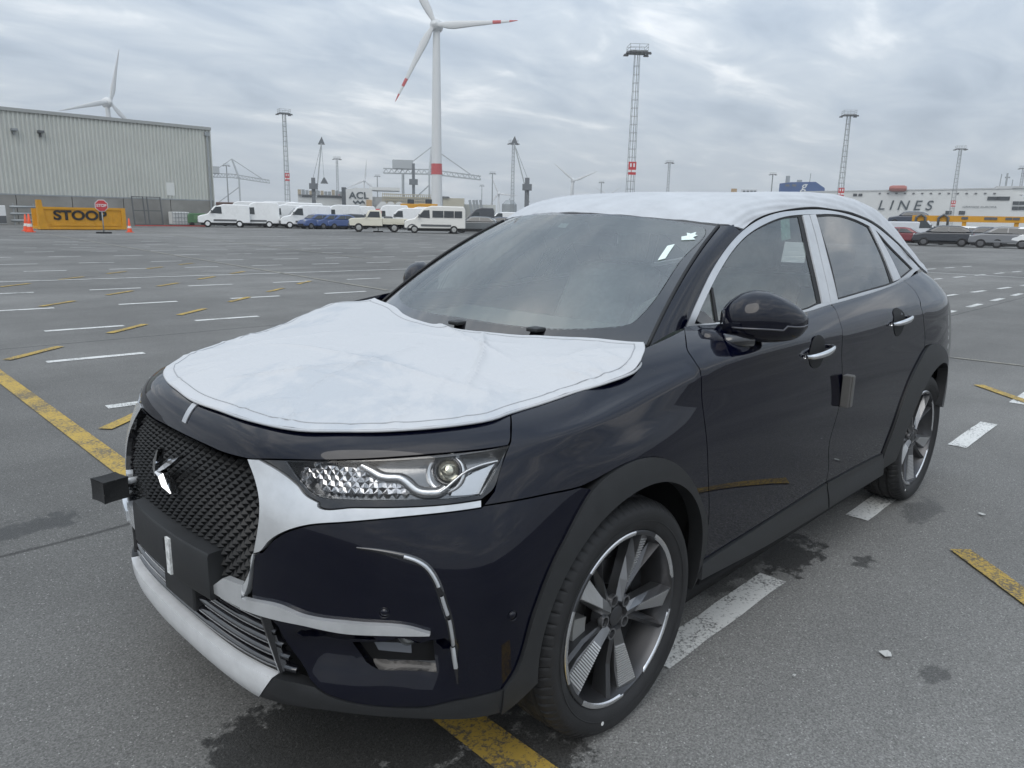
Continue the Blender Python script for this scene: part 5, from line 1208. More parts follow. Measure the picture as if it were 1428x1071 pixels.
stop_sign(142,56.,1.75,'red stop sign standing in front of the yellow lettered container'); stop_sign(527,72.,1.75,'red stop sign in front of the cream pickup'); stop_sign(632,72.,1.7,'red stop sign in front of the white minibus')
# --- clutter along the warehouse wall
p=wall_x(207,1.2); r=empty('steel_gate_frame',tuple(p),WRZ); tag(r,'dark steel gate frames leaning against the warehouse plinth','frame')
for x in (-1.4,-.35,.05,1.35): MB().bar((x,0,.05),(x,.35,2.9),.10).build('upright',STEELD,r)
for z in (.15,1.5,2.85): MB().bar((-1.4,.35*z/2.9,z),(1.35,.35*z/2.9,z),.08).build('cross_bar',STEELD,r)
p=wall_x(249,1.6); r=empty('ibc_tank',tuple(p),WRZ); tag(r,'white liquid tank in a wire cage by the warehouse corner','tank')
MB().box(-.85,.85,-.6,.6,.15,1.45).build('tank',mat('tank_white',(.60,.61,.60),.5),r,bevel=.08); MB().box(-.9,.9,-.65,.65,0,.15).build('pallet',STEELD,r)
for x in np.linspace(-.9,.9,7): MB().bar((x,-.66,.15),(x,-.66,1.5),.035).build('cage_bar',STEEL,r)
for z in (.5,.9,1.3): MB().bar((-.9,-.67,z),(.9,-.67,z),.035).build('cage_bar',STEEL,r)
p=wall_x(273,1.8); r=empty('generator',tuple(p),WRZ); tag(r,'green trailer generator on small wheels by the warehouse corner','generator')
MB().prism([(-1.1,.35),(1.1,.35),(1.1,1.1),(.7,1.35),(-.9,1.35),(-1.1,1.1)],1,-.6,.6).build('housing',mat('gen_green',(.10,.20,.10),.5),r,bevel=.05)
for x in (-.7,.7): MB().rev([(.0,-.7),(.20,-.7),(.22,-.65),(.22,-.55),(0,-.55)],14,(x,0,.22)).build('wheel',BLKT,r)
MB().box(-.5,.5,-.63,-.6,.7,1.15).build('door',mat('gen_door',(.14,.25,.13),.5),r)
p=wall_x(33,2.0); r=empty('pipe_rack',tuple(p),WRZ); tag(r,'grey rack of pipes and fittings left of the yellow container','rack')
for x in (-.8,.8): MB().bar((x,0,0),(x,0,1.9),.08).build('upright',STEEL,r)
for z in (.4,1.0,1.6): MB().tube([(-1.1,-.1,z),(1.1,-.1,z)],.11,8).build('pipe',STEEL,r,smooth=True)
p=wall_x(-1,2.0); r=empty('gas_cabinet',tuple(p),WRZ); tag(r,'white cabinet cut by the left picture edge at the warehouse','cabinet')
MB().box(-.4,.4,-.3,.3,.1,1.7).build('cabinet_body',WHITEP,r,bevel=.04); MB().box(-.38,.38,-.32,-.30,.15,.8).build('cabinet_door',STEELD,r)
p=wall_x(238,3.0); r=MB().bar((-3.5,0,.06),(3.6,.3,.06),.12,.10).build('red_beam',mat('beam_red',(.45,.06,.05),.6)); r.location=tuple(p); r.rotation_euler=(0,0,WRZ); tag(r,'thin red beam on the ground along the warehouse wall','beam')

# --- lattice light masts
MASTM=mat('galvanised',(.27,.285,.29),.55,metal=.4)
def light_mast(px,D,Ht,label,sign=0,solid=False,w0=1.55,w1=.9):
    p=site(px,D); m_=empty('light_mast',tuple(p),facing(px)+rad(12)); tag(m_,label,'light mast','light masts across the terminal')
    f=MB(); k=.085 if D<250 else .13
    if solid:
        f.tube([(0,0,0),(0,0,Ht-1.5)],[.55,.32],10)
    else:
        for sx_ in (-1,1):
            for sy_ in (-1,1): f.bar((sx_*w0/2,sy_*w0/2,0),(sx_*w1/2,sy_*w1/2,Ht-1.5),k)
        n=int((Ht-2)/1.55)
        for i in range(1,n):
            z=i*1.55; w=w0+(w1-w0)*z/(Ht-1.5)
            for a,b in (((-1,-1),(1,-1)),((1,-1),(1,1)),((1,1),(-1,1)),((-1,1),(-1,-1))): f.bar((a[0]*w/2,a[1]*w/2,z),(b[0]*w/2,b[1]*w/2,z),k*.55)
        f.bar((-.1,-w0/2+.1,0),(-.02,-w1/2+.05,Ht-2),.16,.10)
    f.build('mast_frame',MASTM,m_)
    h=MB(); R_=1.75
    h.box(-R_,R_,-R_,R_,Ht-1.6,Ht-1.35)
    for sx_ in (-1,0,1):
        for sy_ in (-1,1): h.bar((sx_*R_,sy_*R_,Ht-1.4),(sx_*R_,sy_*R_,Ht-.2),.06)
    for z in (Ht-.25,Ht-.8):
        for a,b in (((-1,-1),(1,-1)),((1,-1),(1,1)),((1,1),(-1,1)),((-1,1),(-1,-1))): h.bar((a[0]*R_,a[1]*R_,z),(b[0]*R_,b[1]*R_,z),.06)
    h.build('platform',MASTM,m_)
    for i,(x,y) in enumerate(((-2.0,-1.2),(-1.0,-2.0),(1.0,-2.0),(2.0,-1.2),(-2.0,1.2),(2.0,1.2))):
        MB().prism([(x-.5,Ht-1.95),(x+.5,Ht-1.95),(x+.35,Ht-1.6),(x-.35,Ht-1.6)],1,y-.35,y+.35).build('floodlight',STEELD,m_)
    if sign:
        w=w0+(w1-w0)*sign/(Ht-1.5)+.25
        sp=MB().box(-w/2,w/2,-w/2-.12,-w/2-.06,sign-1.25,sign+1.25).build('sign_panel',REDP,m_)
        for a,b,c,d in ((-.30,-.10,.25,.95),(.12,.32,.25,.95),(-.5,-.15,-.75,-.3),(-.05,.5,-.75,-.3)): MB().box(a*w,b*w,-w/2-.14,-w/2-.11,sign+c,sign+d).build('sign_figure',WHITEP,sp)
    return m_
H_=35.
def mast(px,ytop,label,sign_y=None,**kw):
    D=150.
    for _ in range(40):
        z=zat(px,ytop,D); D*=H_/max(z,1.)
        D=min(max(D,60),1500)
    light_mast(px,D,H_,label,sign=(zat(px,sign_y,D) if sign_y else 0),**kw)
mast(876.5,62,'tallest lattice light mast with red sign, rising behind the windscreen top',235)
mast(402,152,'lattice light mast with red sign band left of the large wind turbine',247)
mast(472,218,'small far light mast between the luffing crane and the ship',274,w0=1.3)
mast(527,243,'thin far light mast above the white ship beside the crane legs',None,solid=True)
mast(714,195,'lattice light mast in front of the dark crane jib, right of the turbine',None,w0=1.4)
mast(686,239,'slender light mast with a small red sign left of the dark crane',288,solid=True)
mast(671.5,257,'tiny far light mast nearest the right of the gantry crane boom',None,solid=True)
mast(836.5,252,'tiny light mast between the small turbine and the tallest lattice mast',None,solid=True)
mast(928.5,223,'light mast right of the tallest lattice mast, above the roof film',None,w0=1.5)
mast(1071.5,240,'thin far light mast left of the blue ship funnel',None,solid=True)
mast(1167,154,'tall lattice light mast with red sign beside the white ship stern',268,w0=1.7)
mast(1324,203,'lattice light mast with red sign in front of the lettered ship',284,w0=1.7)
mast(1414,231,'lattice light mast with red sign at the right picture edge',293,w0=1.6)
mast(319.5,228,'thin far light mast behind the left gantry crane',None,solid=True)
# --- wind turbines
TURB=mat('turbine_white',(.60,.61,.61),.45); TURBR=mat('turbine_red',(.46,.07,.07),.5)
def turbine(px,D,yhub,rot,yaw,L,label,red=True,r0=2.6,r1=1.25,Ht=None):
    Ht=Ht or zat(px,yhub,D); p=site(px,D); t=empty('wind_turbine',tuple(p),facing(px)+yaw); tag(t,label,'wind turbine','wind turbines around the port')
    tw=MB().tube([(0,0,0),(0,0,Ht*.5),(0,0,Ht-1.5)],[r0,(r0+r1)/2,r1],28).build('tower',TURB,t,auto=40)
    if red:
        zb=zat(px,236,D); MB().tube([(0,0,zb-2.6),(0,0,zb+2.6)],[r0*.90+.1,r0*.88+.1],28,cap=False).build('red_band',TURBR,tw,smooth=True)
        e_=text_mesh('tower_mark','E',1.6,STEEL,tw,(0,-r0*.9-.05,zat(px,213,D)),(pi/2,0,0)) if False else None
    na=MB().rev([(0,-4.5),(1.2,-4.2),(2.6,-2.6),(3.1,0.),(2.6,3.2),(1.4,5.2),(0,5.6)],24,(0,0,Ht),1).build('nacelle',TURB,t,smooth=True); s=L/40.; na_s=max(.55,s)
    if not red: na.scale=(.75,1,1)
    for k in range(3):
        a=rot+2*pi*k/3; B=MB(); rr=[.03,.08,.16,.25,.45,.7,.9,1.0]; ch=[1.0,1.1,1.7,1.9,1.35,.85,.5,.12]; n=8
        rr=[x*L for x in rr]
        for r_,c in zip(rr,ch):
            c*=s
            for j in range(n):
                q=2*pi*j/n; x=c*math.cos(q)*1.0+ (c*.35); y=-3.4+c*.22*math.sin(q)-r_*r_/L*.03
                B.v.append((x*math.cos(a)-0+r_*-math.sin(a),y,Ht+x*math.sin(a)+r_*math.cos(a)))
        mi=[]
        for i in range(len(rr)-1):
            for j in range(n): B.f.append((i*n+j,i*n+(j+1)%n,(i+1)*n+(j+1)%n,(i+1)*n+j)); B.m.append(1 if red and i==6 or (red and i==5 and False) else 0)
        bl=B.build('blade',[TURB,TURBR],t,smooth=True)
        if red:
            C=MB()
            for r_ in (.70*L,.80*L):
                c=.80*s*(1-.35*(r_/L-.7)/.3)
                for j in range(n):
                    q=2*pi*j/n; x=c*1.06*math.cos(q)+c*.35; y=-3.4+c*.26*math.sin(q)-r_*r_/L*.03; C.v.append((x*math.cos(a)-r_*math.sin(a),y,Ht+x*math.sin(a)+r_*math.cos(a)))
            for j in range(n): C.f.append((j,(j+1)%n,n+(j+1)%n,n+j)); C.m.append(0)
            C.build('red_stripe',TURBR,bl,smooth=True)
    return t
turbine(609,390.,36,rad(31),rad(-14),40.,'largest wind turbine with red tipped blades, towering over the parked vans',True,2.95,1.7)
turbine(163,520.,144,rad(-14),rad(28),31.,'wind turbine rising from behind the warehouse roof',False)
turbine(797,900.,252,rad(52),rad(10),30.,'small wind turbine left of the tallest lattice mast, above the windscreen',False)
turbine(509,1300.,252,rad(-6),rad(10),34.,'small far wind turbine above the ship with painted letters',False)
turbine(695,1100.,270,rad(25),rad(-10),28.,'small far wind turbine beside the slender mast and dark crane',False)
turbine(846,1500.,272,rad(62),rad(0),30.,'tiny wind turbine just left of the tallest mast, mostly behind the roof',False)
# --- ship-to-shore cranes
CRM=mat('crane_grey',(.36,.38,.39),.6); CRD=mat('crane_dark',(.12,.13,.14),.6)
def sts_crane(px,D,label,yb,ytop,yboom,pxl,pxr,pxtop,m_,legs):
    """gantry crane: boom at photo height yboom from pxl to pxr, apex at pxtop"""
    p=site(px,D); rz=facing(px); c=empty('gantry_crane',tuple(p),rz); tag(c,label,'crane')
    sc=D/FPX; X=lambda q:(q-px)*sc*1.03; Z=lambda y,q=px:zat(q,y,D)
    zb=Z(yboom); zt=Z(ytop); x0,x1,xa=X(pxl),X(pxr),X(pxtop)
    for lx in legs:
        for y in (-7,7): MB().bar((X(lx),y,0),(X(lx),y,zb),1.1).build('leg',m_,c)
        MB().bar((X(lx),-7,zb*.55),(X(lx),7,zb*.55),.9).build('portal_beam',m_,c)
    MB().bar((X(legs[0]),-7,zb*.2),(X(legs[-1]),-7,zb*.75),.7).build('brace',m_,c)
    b=MB(); hb=2.6; dip=Z(yboom+6)-zb
    zz_=lambda x:zb+dip*(x-xa)/(x1-xa) if x>xa else zb
    for y in (-2.2,2.2):
        b.bar((x0,y,zb),(xa,y,zb),.5); b.bar((xa,y,zb),(x1,y,zb+dip),.5); b.bar((x0,y,zb+hb),(xa,y,zb+hb),.4); b.bar((xa,y,zb+hb),(x1,y,zb+dip+hb*.8),.4)
        n=18
        for i in range(n):
            a_=x0+(x1-x0)*i/n; e_=x0+(x1-x0)*(i+1)/n; b.bar((a_,y,zz_(a_)),((a_+e_)/2,y,zz_(a_)+hb*.95),.25); b.bar(((a_+e_)/2,y,zz_(a_)+hb*.95),(e_,y,zz_(e_)),.25)
    b.build('boom',m_,c)
    t=MB(); t.bar((X(legs[-1]),-5,zb),(xa,0,zt),.9); t.bar((X(legs[-1]),5,zb),(xa,0,zt),.9); t.bar((X(legs[0]),0,zb+hb),(xa,0,zt),.5); t.bar((xa,0,zt),(xa+(x1-xa)*.78,0,zz_(xa+(x1-xa)*.78)+hb),.55); t.build('apex_frame',m_,c)
    MB().box(X(legs[0])-6,X(legs[0])+6,-4,4,zb+hb,zb+hb+5).build('machinery_house',CRM,c)
    return c
sts_crane(600,470.,'grey gantry crane with trussed boom behind the large turbine tower',285,205,243,540,666,602,CRM,(565,599))
sts_crane(330,620.,'pale gantry crane right behind the warehouse corner',285,222,248,302,371,328,CRM,(303,335))
c=site(577,455.); k=empty('dock_crane_tower',tuple(c),facing(577)); tag(k,'dark slender crane tower standing in front of the gantry crane boom','crane'); zt=zat(577,228,455.)
MB().bar((0,0,0),(0,0,zt),1.7).build('tower',CRD,k); MB().bar((0,0,zt*.35),(-4,0,zt*.15),.6).build('brace',CRD,k); MB().box(-2.5,2.5,-2,2,zt*.62,zt*.72).build('cabin',CRD,k)
def luffing(px,D,ybase,pxt,yt,label,m1,m2,pxh=None,thick=1.2,tower_y=248):
    c=site(px,D); k=empty('harbour_crane',tuple(c),facing(px)); tag(k,label,'crane'); X=lambda q:(q-px)*D/FPX*1.03
    zt=zat(px,tower_y,D); MB().bar((0,0,0),(0,0,zt),1.9).box(-2,2,-2,2,zt*.72,zt*.86).build('tower',m2,k)
    x1=X(pxt); z1=zat(pxt,yt,D); j=MB(); 
    for y in (-.7,.7): j.bar((X(px)+1,y,zt*.45),(x1,y,z1),thick*.5)
    for i in range(10):
        a=i/10; b=(i+1)/10; P0=np.array([1,-.7,zt*.45]); P1=np.array([x1,-.7,z1]); q=P0+(P1-P0)*a; r=P0+(P1-P0)*b; j.bar(tuple(q),(r[0],.7,r[2]),.25)
    j.build('jib',m1,k); MB().prism([(x1-1.6,z1-.5),(x1+1.6,z1-.5),(x1+.2,z1+3)],1,-.6,.6).build('jib_head',m2,k)
    if pxh: zh=zat(px,252,D); MB().bar((x1,0,z1),(X(pxh),0,zh),.12).build('hoist_rope',m2,k); MB().prism([(X(pxh)-1.8,zh-1.2),(X(pxh)+1.8,zh-1.2),(X(pxh)+.3,zh+1.6),(X(pxh)-.3,zh+1.6)],1,-.6,.6).build('grab',m2,k)
    MB().bar((0,0,zt),(x1,0,z1),.15).build('stay',m2,k)
luffing(438.5,380.,287,450,200,'luffing harbour crane with raised jib and hanging grab left of the ship',CRM,CRD,452)
luffing(734,330.,292,716,200,'dark harbour crane whose jib leans behind the lattice mast by the roof',CRM,CRD,None,1.0)
# --- ships
HULL=mat('ship_white',(.60,.61,.60),.5,var=.06,vs=.05); SHIPG=mat('ship_grey',(.45,.46,.46),.55); BLUEF=mat('funnel_blue',(.015,.065,.21),.45); DKT=mat('ship_letter',(.035,.05,.06),.6)
def ship_frame(px,D,name,label): 
    p=site(px,D); k=empty(name,tuple(p),facing(px)); tag(k,label,'ship'); return k,(lambda q:(q-px)*D/FPX*1.02),(lambda y,q=px:zat(q,y,D))
k,X,Z=ship_frame(1300,430.,'cargo_ship','white vehicle carrier with large black lettering behind the parked small cars')
MB().prism([(X(1150),0),(X(1420),0),(X(1426),Z(303,1420)),(X(1411),Z(289,1411)),(X(1374),Z(268,1374)),(X(1373),Z(263,1373)),(X(1236),Z(266,1236)),(X(1150),Z(268,1150))],1,0,28).build('hull',HULL,k)
MB().prism([(X(1150),Z(268,1150)),(X(1373),Z(263.5,1373)),(X(1373),Z(261.5,1373)),(X(1150),Z(266.5,1150))],1,-.3,28).build('deck_edge',SHIPG,k)
MB().box(X(1373),X(1386),2,24,Z(271),Z(262)).build('bridge',HULL,k); MB().box(X(1358),X(1387),1,26,Z(262),Z(259.5)).build('bridge_roof',SHIPG,k)
for q in (1357,1366): MB().box(X(q)-2.6,X(q)+2.6,-.4,.0,Z(279,q),Z(274,q)).build('window_group',GLD,k)
for q in (1378.5,1384.5):
    for y in (285,292): MB().box(X(q)-1.2,X(q)+1.2,-.4,0,Z(y,q)-.1,Z(y-4.5,q)).build('window_group',GLD,k)
for q in (1314.5,1328): MB().box(X(q)-1.3,X(q)+1.3,-.4,0,Z(299,q),Z(294,q)).build('side_port',GLD,k)
for q in (1213,1219): MB().box(X(q)-.9,X(q)+.9,-.4,0,Z(273.5,q),Z(270,q)).build('side_port',GLD,k)
for i in range(14): q=1240+9*i; MB().box(X(q)-.5,X(q)+.5,-.4,0,Z(270.5,q),Z(268.8,q)).build('porthole',STEELD,k)
bt=MB().rev([(0,-4.0),(1.1,-3.8),(1.5,-2.5),(1.5,2.5),(1.1,3.8),(0,4.0)],8,(0,0,0),0).build('lifeboat',mat('lifeboat_red',(.34,.12,.10),.7),k); bt.location=(X(1259),-1.5,Z(263,1259))
text_mesh('lettering','GRIMALDI',6.6,DKT,k,(X(1190)-13,-.5,Z(287,1190)),(pi/2,0,0),bold=.05,sx_=1.0,shear=.2); text_mesh('lettering','L I N E S',6.6,DKT,k,(X(1268),-.5,Z(287,1268)),(pi/2,0,0),bold=.04,sx_=1.02,shear=.2)
text_mesh('name_lettering','GRANDE EUROPA',1.15,DKT,k,(X(1344),-.5,Z(288.5,1344)),(pi/2,0,0),sx_=1.5,shear=.2)
m_=MB(); m_.bar((X(1368),10,Z(262)),(X(1368),10,Z(240,1368)),.8); m_.bar((X(1362),10,Z(262)),(X(1362.5),10,Z(241,1362)),.4); m_.bar((X(1366),10,Z(246,1366)),(X(1371),10,Z(246,1366)),.6); m_.bar((X(1374),10,Z(262)),(X(1374),10,Z(249,1374)),.4); m_.build('radar_mast',STEEL,k)
k,X,Z=ship_frame(1110,620.,'cargo_ship','ship with a big blue funnel block showing above the roof film')
MB().prism([(X(1086),Z(275)),(X(1140),Z(275)),(X(1139),Z(262)),(X(1128),Z(253.5)),(X(1100),Z(254)),(X(1086),Z(256))],1,0,22).build('funnel_block',BLUEF,k)
MB().box(X(1030),X(1170),2,24,0,Z(274.5)).build('hull',BLUEF,k); MB().tube([(X(1095),8,Z(256)),(X(1095),8,Z(244.5))],1.6,10).build('exhaust_pipe',STEEL,k); MB().box(X(1106),X(1112),4,12,Z(255),Z(250.5)).build('vent_box',STEEL,k); MB().bar((X(1121),5,Z(254)),(X(1121.5),5,Z(241)),.35).build('aerial',STEELD,k)
text_mesh('funnel_letter','g',9.,WHITEP,k,(X(1114.5),-.3,Z(259.5)),(pi/2,0,0),shear=.25,bold=.03)
for q in (1093,1101): MB().box(X(q),X(q+5),-.3,0,Z(260),Z(257)).build('louvre',STEELD,k)
k,X,Z=ship_frame(1034,650.,'deck_house','pale deck house with dark windows beside a tan box, above the roof film')
k['category']='building'
MB().box(X(1030),X(1050),0,10,0,Z(264,1040)).build('house_wall',HULL,k); MB().box(X(1018),X(1025),0,10,0,Z(263,1020)).build('tan_box',mat('tan',(.40,.26,.12),.7),k)
for q in (1034,1038.5,1043,1047): MB().box(X(q)-1.,X(q)+1.,-.3,0,Z(269.5,q),Z(265.8,q)).build('window',GLD,k)
k,X,Z=ship_frame(520,430.,'container_ship','white ship with dark painted letters and ribbed container guides')
MB().prism([(X(486),0),(X(520),0),(X(520),Z(263)),(X(500),Z(262.5)),(X(486),Z(265))],1,0,24).build('superstructure',HULL,k); MB().box(X(480.5),X(486),2,22,0,Z(262)).build('dark_stack',mat('stack_dark',(.07,.08,.09),.6),k)
text_mesh('lettering','ACL',4.9,DKT,k,(X(502.5),-.4,Z(273,502)),(pi/2,0,0),bold=.10,sx_=1.15)
wv=MB()
for i in range(12):
    a=i/12; b_=(i+1)/12; xx=lambda t:X(495)+(X(510)-X(495))*t; zz_=lambda t:Z(282,502)+.5*math.cos(t*pi*5)
    wv.add([(xx(a),-.4,zz_(a)-.55),(xx(b_),-.4,zz_(b_)-.55),(xx(b_),-.4,zz_(b_)+.55),(xx(a),-.4,zz_(a)+.55)],[(0,1,2,3)])
wv.build('wave_emblem',DKT,k)
MB().box(X(520),X(640),4,24,0,Z(274)).build('hull',SHIPG,k); MB().box(X(516),X(556),2,22,Z(265),Z(260.5)).build('upper_deck',HULL,k)
gd=MB()
for i in range(26):
    q=533+i*2.6; gd.box(X(q)-.18,X(q)+.18,-.2,2,Z(286),Z(268+(q-533)*.06))
for y in (270,274,278,282): gd.box(X(533),X(600),-.1,1.8,Z(y)-.2,Z(y)+.2)
gd.build('container_guides',mat('guide_tan',(.42,.38,.28),.7),k)
for q in (533,543,554): MB().prism([(X(q)-4,Z(290)),(X(q)+4,Z(290)),(X(q)+1,Z(281)),(X(q)-1,Z(281))],1,-6,0).build('white_hopper',HULL,k)
MB().box(X(512),X(519),-3,0,Z(289),Z(279)).build('tan_locker',mat('locker',(.45,.30,.16),.7),k)
k,X,Z=ship_frame(452,450.,'container_ship','pale ship hull with cluttered deck left of the lettered ship')
MB().box(X(420),X(484),2,22,0,Z(272)).build('hull',HULL,k)
rr_=np.random.default_rng(5)
for i in range(13): q=422+i*4.7; MB().box(X(q)-.8,X(q)+.9,0,4,Z(272),Z(267-rr_.uniform(0,2.5))).build('deck_gear',STEEL if i%3 else mat('gear_tan',(.35,.30,.22),.7),k)
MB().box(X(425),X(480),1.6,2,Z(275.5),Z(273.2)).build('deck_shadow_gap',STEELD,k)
k,X,Z=ship_frame(665,430.,'quay_shed','low tan quay buildings right of the turbine tower'); k['category']='building'
MB().box(X(620),X(648),0,10,0,Z(277)).build('shed',mat('shed_tan',(.45,.42,.33),.8),k); MB().box(X(618),X(628),-1,8,Z(277),Z(275)).build('shed_roof',STEELD,k); MB().box(X(640),X(690),4,14,0,Z(285)).build('shed',mat('shed_pale',(.50,.51,.48),.8),k)
for i,q in enumerate((660,665,669,674)): MB().bar((X(q),0,0),(X(q)-2,0,Z(279,q)),1.4).build('stack_pipe',STEEL,k)
MB().tube([(X(708),0,0),(X(708),0,Z(284))],4.2,14).rev([(4.2,0),(2.,2.2),(0,2.6)],14,(X(708),0,Z(284)),2).bar((X(708),0,Z(284)),(X(708),0,Z(276)),.5).build('silo',STEEL,k)
# low brown wagons in front of the left ship
p0=site(300,130.); p1=site(455,118.); k=empty('freight_wagons',tuple((p0+p1)/2),math.atan2((p1-p0)[1],(p1-p0)[0])); tag(k,'long row of brown freight wagons behind the white vans','wagons'); Lw=np.linalg.norm(p1-p0)
for i in range(4): MB().box(-Lw/2+Lw*i/4+.2,-Lw/2+Lw*(i+1)/4-.2,0,2.6,.6,zat(380,283,124.)-.1*i).build('wagon',mat('wagon_brown',(.10,.062,.052),.75,var=.2,vs=.8),k,bevel=.1)
# yellow loaders on the quay
for px,lab in ((572,'yellow loader behind the white vans, left of the turbine foot'),(597,'yellow loader behind the minibus, right below the turbine tower')):
    p=site(px,180.); k=empty('yellow_loader',tuple(p),facing(px)); tag(k,lab,'machine','yellow loaders on the quay'); z=zat(px,280,180.)
    MB().box(-2.2,2.2,-1.2,1.2,1.0,z-.7).build('chassis',YELP,k,bevel=.1); MB().box(-.6,.9,-1.,1.,z-.7,z+.3).build('cab',GLD,k)
    for x in (-1.5,1.5): MB().rev([(0,-1.4),(.8,-1.4),(.85,-1.2),(.85,1.2),(.8,1.4),(0,1.4)],14,(x,0,.85)).build('wheel',BLKT,k)
# yellow spreader beam on the right
p=site(1365,95.); k=empty('yellow_beam_machine',tuple(p),facing(1365)); tag(k,'long yellow steel beam structure behind the parked small cars','machine')
X=lambda q:(q-1365)*95./FPX*1.03
zb=zat(1365,310,95.); zt=zat(1365,301.5,95.)
MB().prism([(X(1297),zb),(X(1410),zb),(X(1422),zt-.2),(X(1422),zt),(X(1297),zt)],1,-.5,.6).build('beam',YELP,k)
for q in (1306,1329): 
    MB().tube([(X(q)-.45,-.7,zb-.9),(X(q)-.45,-.7,zt-.2),(X(q),-.7,zt+.1),(X(q)+.45,-.7,zt-.2),(X(q)+.45,-.7,zb-.9)],.13,8).build('black_hoop',STEELD,k,smooth=True)
for q in (1300,1350,1400): MB().box(X(q)-.2,X(q)+.2,-.4,.4,0,zb).build('stand',YELP,k)
for q in (1350,1372,1378,1392,1399): MB().box(X(q)-.3,X(q)+.3,-.56,-.5,zt-.35,zt-.1).build('slot',STEELD,k)
# ------------------------------------------------------------------ parked vehicles
def car_mat(name,c,**kw): return mat('paint_'+name,c,.28,coat=.8,**kw)
def tyres(k,L,ax,hw,r,face=None):
    for x in ax:
        for s in (-1,1):
            w=MB().rev([(.0,s*(hw-.02)),(r*.60,s*(hw-.02)),(r*.66,s*hw),(r*.92,s*hw),(r,s*(hw-.04)),(r,s*(hw-.22)),(0,s*(hw-.22))],18,(x,0,r)).build('wheel',BLKT,k,auto=30)
            MB().rev([(0,s*(hw+.008)),(r*.58,s*(hw+.004))],14,(x,0,r)).build('hub',face or LAMPG,w)
def section_body(name,prof,hw,m_,k,belt,tumble,bev=.06,top=None):
    """side outline extruded across with the upper part drawn in"""
    n=len(prof); V=[]
    for s in (-1,1):
        for x,z in prof:
            w=hw-(tumble*max(0,(z-belt))/max(1e-3,(top or max(p[1] for p in prof))-belt))
            V.append((x,s*w,z))
    F=[tuple(range(n)),tuple(range(n,2*n))[::-1]]+[(i,n+i,n+(i+1)%n,(i+1)%n) for i in range(n)]
    o=mesh_obj(name,V,F,m_,k); b=o.modifiers.new('bevel','BEVEL'); b.width=bev; b.segments=3; b.limit_method='ANGLE'; b.angle_limit=rad(20); o.data.polygons.foreach_set('use_smooth',[True]*len(o.data.polygons)); o.data.set_sharp_from_angle(angle=rad(60)); b.harden_normals=True; return o
def side_patch(name,pts,hw,belt,tumble,topz,m_,k,out=.012):
    for s in (-1,1):
        V=[]
        for x,z in pts: V.append((x,s*(hw-tumble*max(0,z-belt)/(topz-belt)+out),z))
        mesh_obj(name,V,[tuple(range(len(pts)))] if s<0 else [tuple(range(len(pts)))[::-1]],m_,k)
def front_patch(name,a,b,hw0,hw1,m_,k,out=.015):
    """pane across the car between side-view points a (low) and b (high)"""
    d=np.array([b[0]-a[0],b[1]-a[1]]); n=np.array([-d[1],d[0]])/np.linalg.norm(d); 
    if n[0]*(1 if a[0]<0 else -1)>0: n=-n
    A_=np.array(a)+n*out; B_=np.array(b)+n*out
    mesh_obj(name,[(A_[0],-hw0,A_[1]),(A_[0],hw0,A_[1]),(B_[0],hw1,B_[1]),(B_[0],-hw1,B_[1])],[(0,1,2,3)],m_,k)
def place(name,px,D,turn,label,cat,group):
    p=site(px,D); k=empty(name,tuple(p),facing(px)+rad(turn)); tag(k,label,cat,group); return k
def van(px,D,label,m_,L=5.6,Hh=2.55,turn=0,windows=False,clad=True,rearglass=False):
    k=place('delivery_van' if not windows else 'minibus',px,D,turn,label,'van' if not windows else 'minibus','vans parked in the far row'); a=-L/2; hw=1.0
    prof=[(a+.05,.42),(a,.62),(a+.03,1.02),(a+.22,1.16),(a+.98,1.34),(a+1.62,2.10),(a+1.95,Hh-.16),(a+2.5,Hh),(-a-.15,Hh-.02),(-a,Hh-.35),(-a,.45)]
    section_body('body',prof,hw,m_,k,1.2,.12,.09,Hh)
    side_patch('cab_window',[(a+1.22,1.40),(a+1.78,2.04),(a+2.28,2.06),(a+2.32,1.36)],hw,1.2,.12,Hh,GLD,k)
    front_patch('windscreen',(a+1.02,1.40),(a+1.62,2.10),.86,.78,GLD,k)
    if windows:
        x=a+2.55
        for w in (1.05,.95,.75): side_patch('passenger_window',[(x,1.42),(x,2.02),(x+w-.06,2.02),(x+w-.06,1.42)],hw,1.2,.12,Hh,GLD,k); x+=w
    if clad:
        side_patch('rub_strip',[(a+1.5,.62),(a+1.5,.80),(-a-1.3,.80),(-a-1.3,.62)],hw,1.2,.12,Hh,STEELD,k,.03)
        MB().prism([(a-.04,.40),(a+.55,.40),(a+.45,.86),(a-.02,.80)],1,-hw*.97,hw*.97).build('front_bumper',STEELD,k,bevel=.05)
    for s in (-1,1):
        MB().box(a+.02,a+.32,s*.82-.13,s*.82+.13,.96,1.14).build('headlamp',LAMPG,k); MB().box(a+1.28,a+1.42,s*1.18-.08,s*1.18+.08,1.38,1.70).build('door_mirror',STEELD,k)
        if windows: mesh_obj('arch_trim',[(a+.72+.46*math.cos(t),s*(hw+.02),.36+.46*math.sin(t)) for t in np.linspace(0,pi,10)]+[(a+.72+.36*math.cos(t),s*(hw+.02),.36+.36*math.sin(t)) for t in np.linspace(pi,0,10)],[tuple(range(20))],STEELD,k)
    MB().box(a+.3,-a-.3,-.85,.85,.20,.46).build('underbody',BLKT,k)
    tyres(k,L,(a+.92,-a-1.05),hw+.02,.36,WHITEP if not windows else LAMPG)
    return k
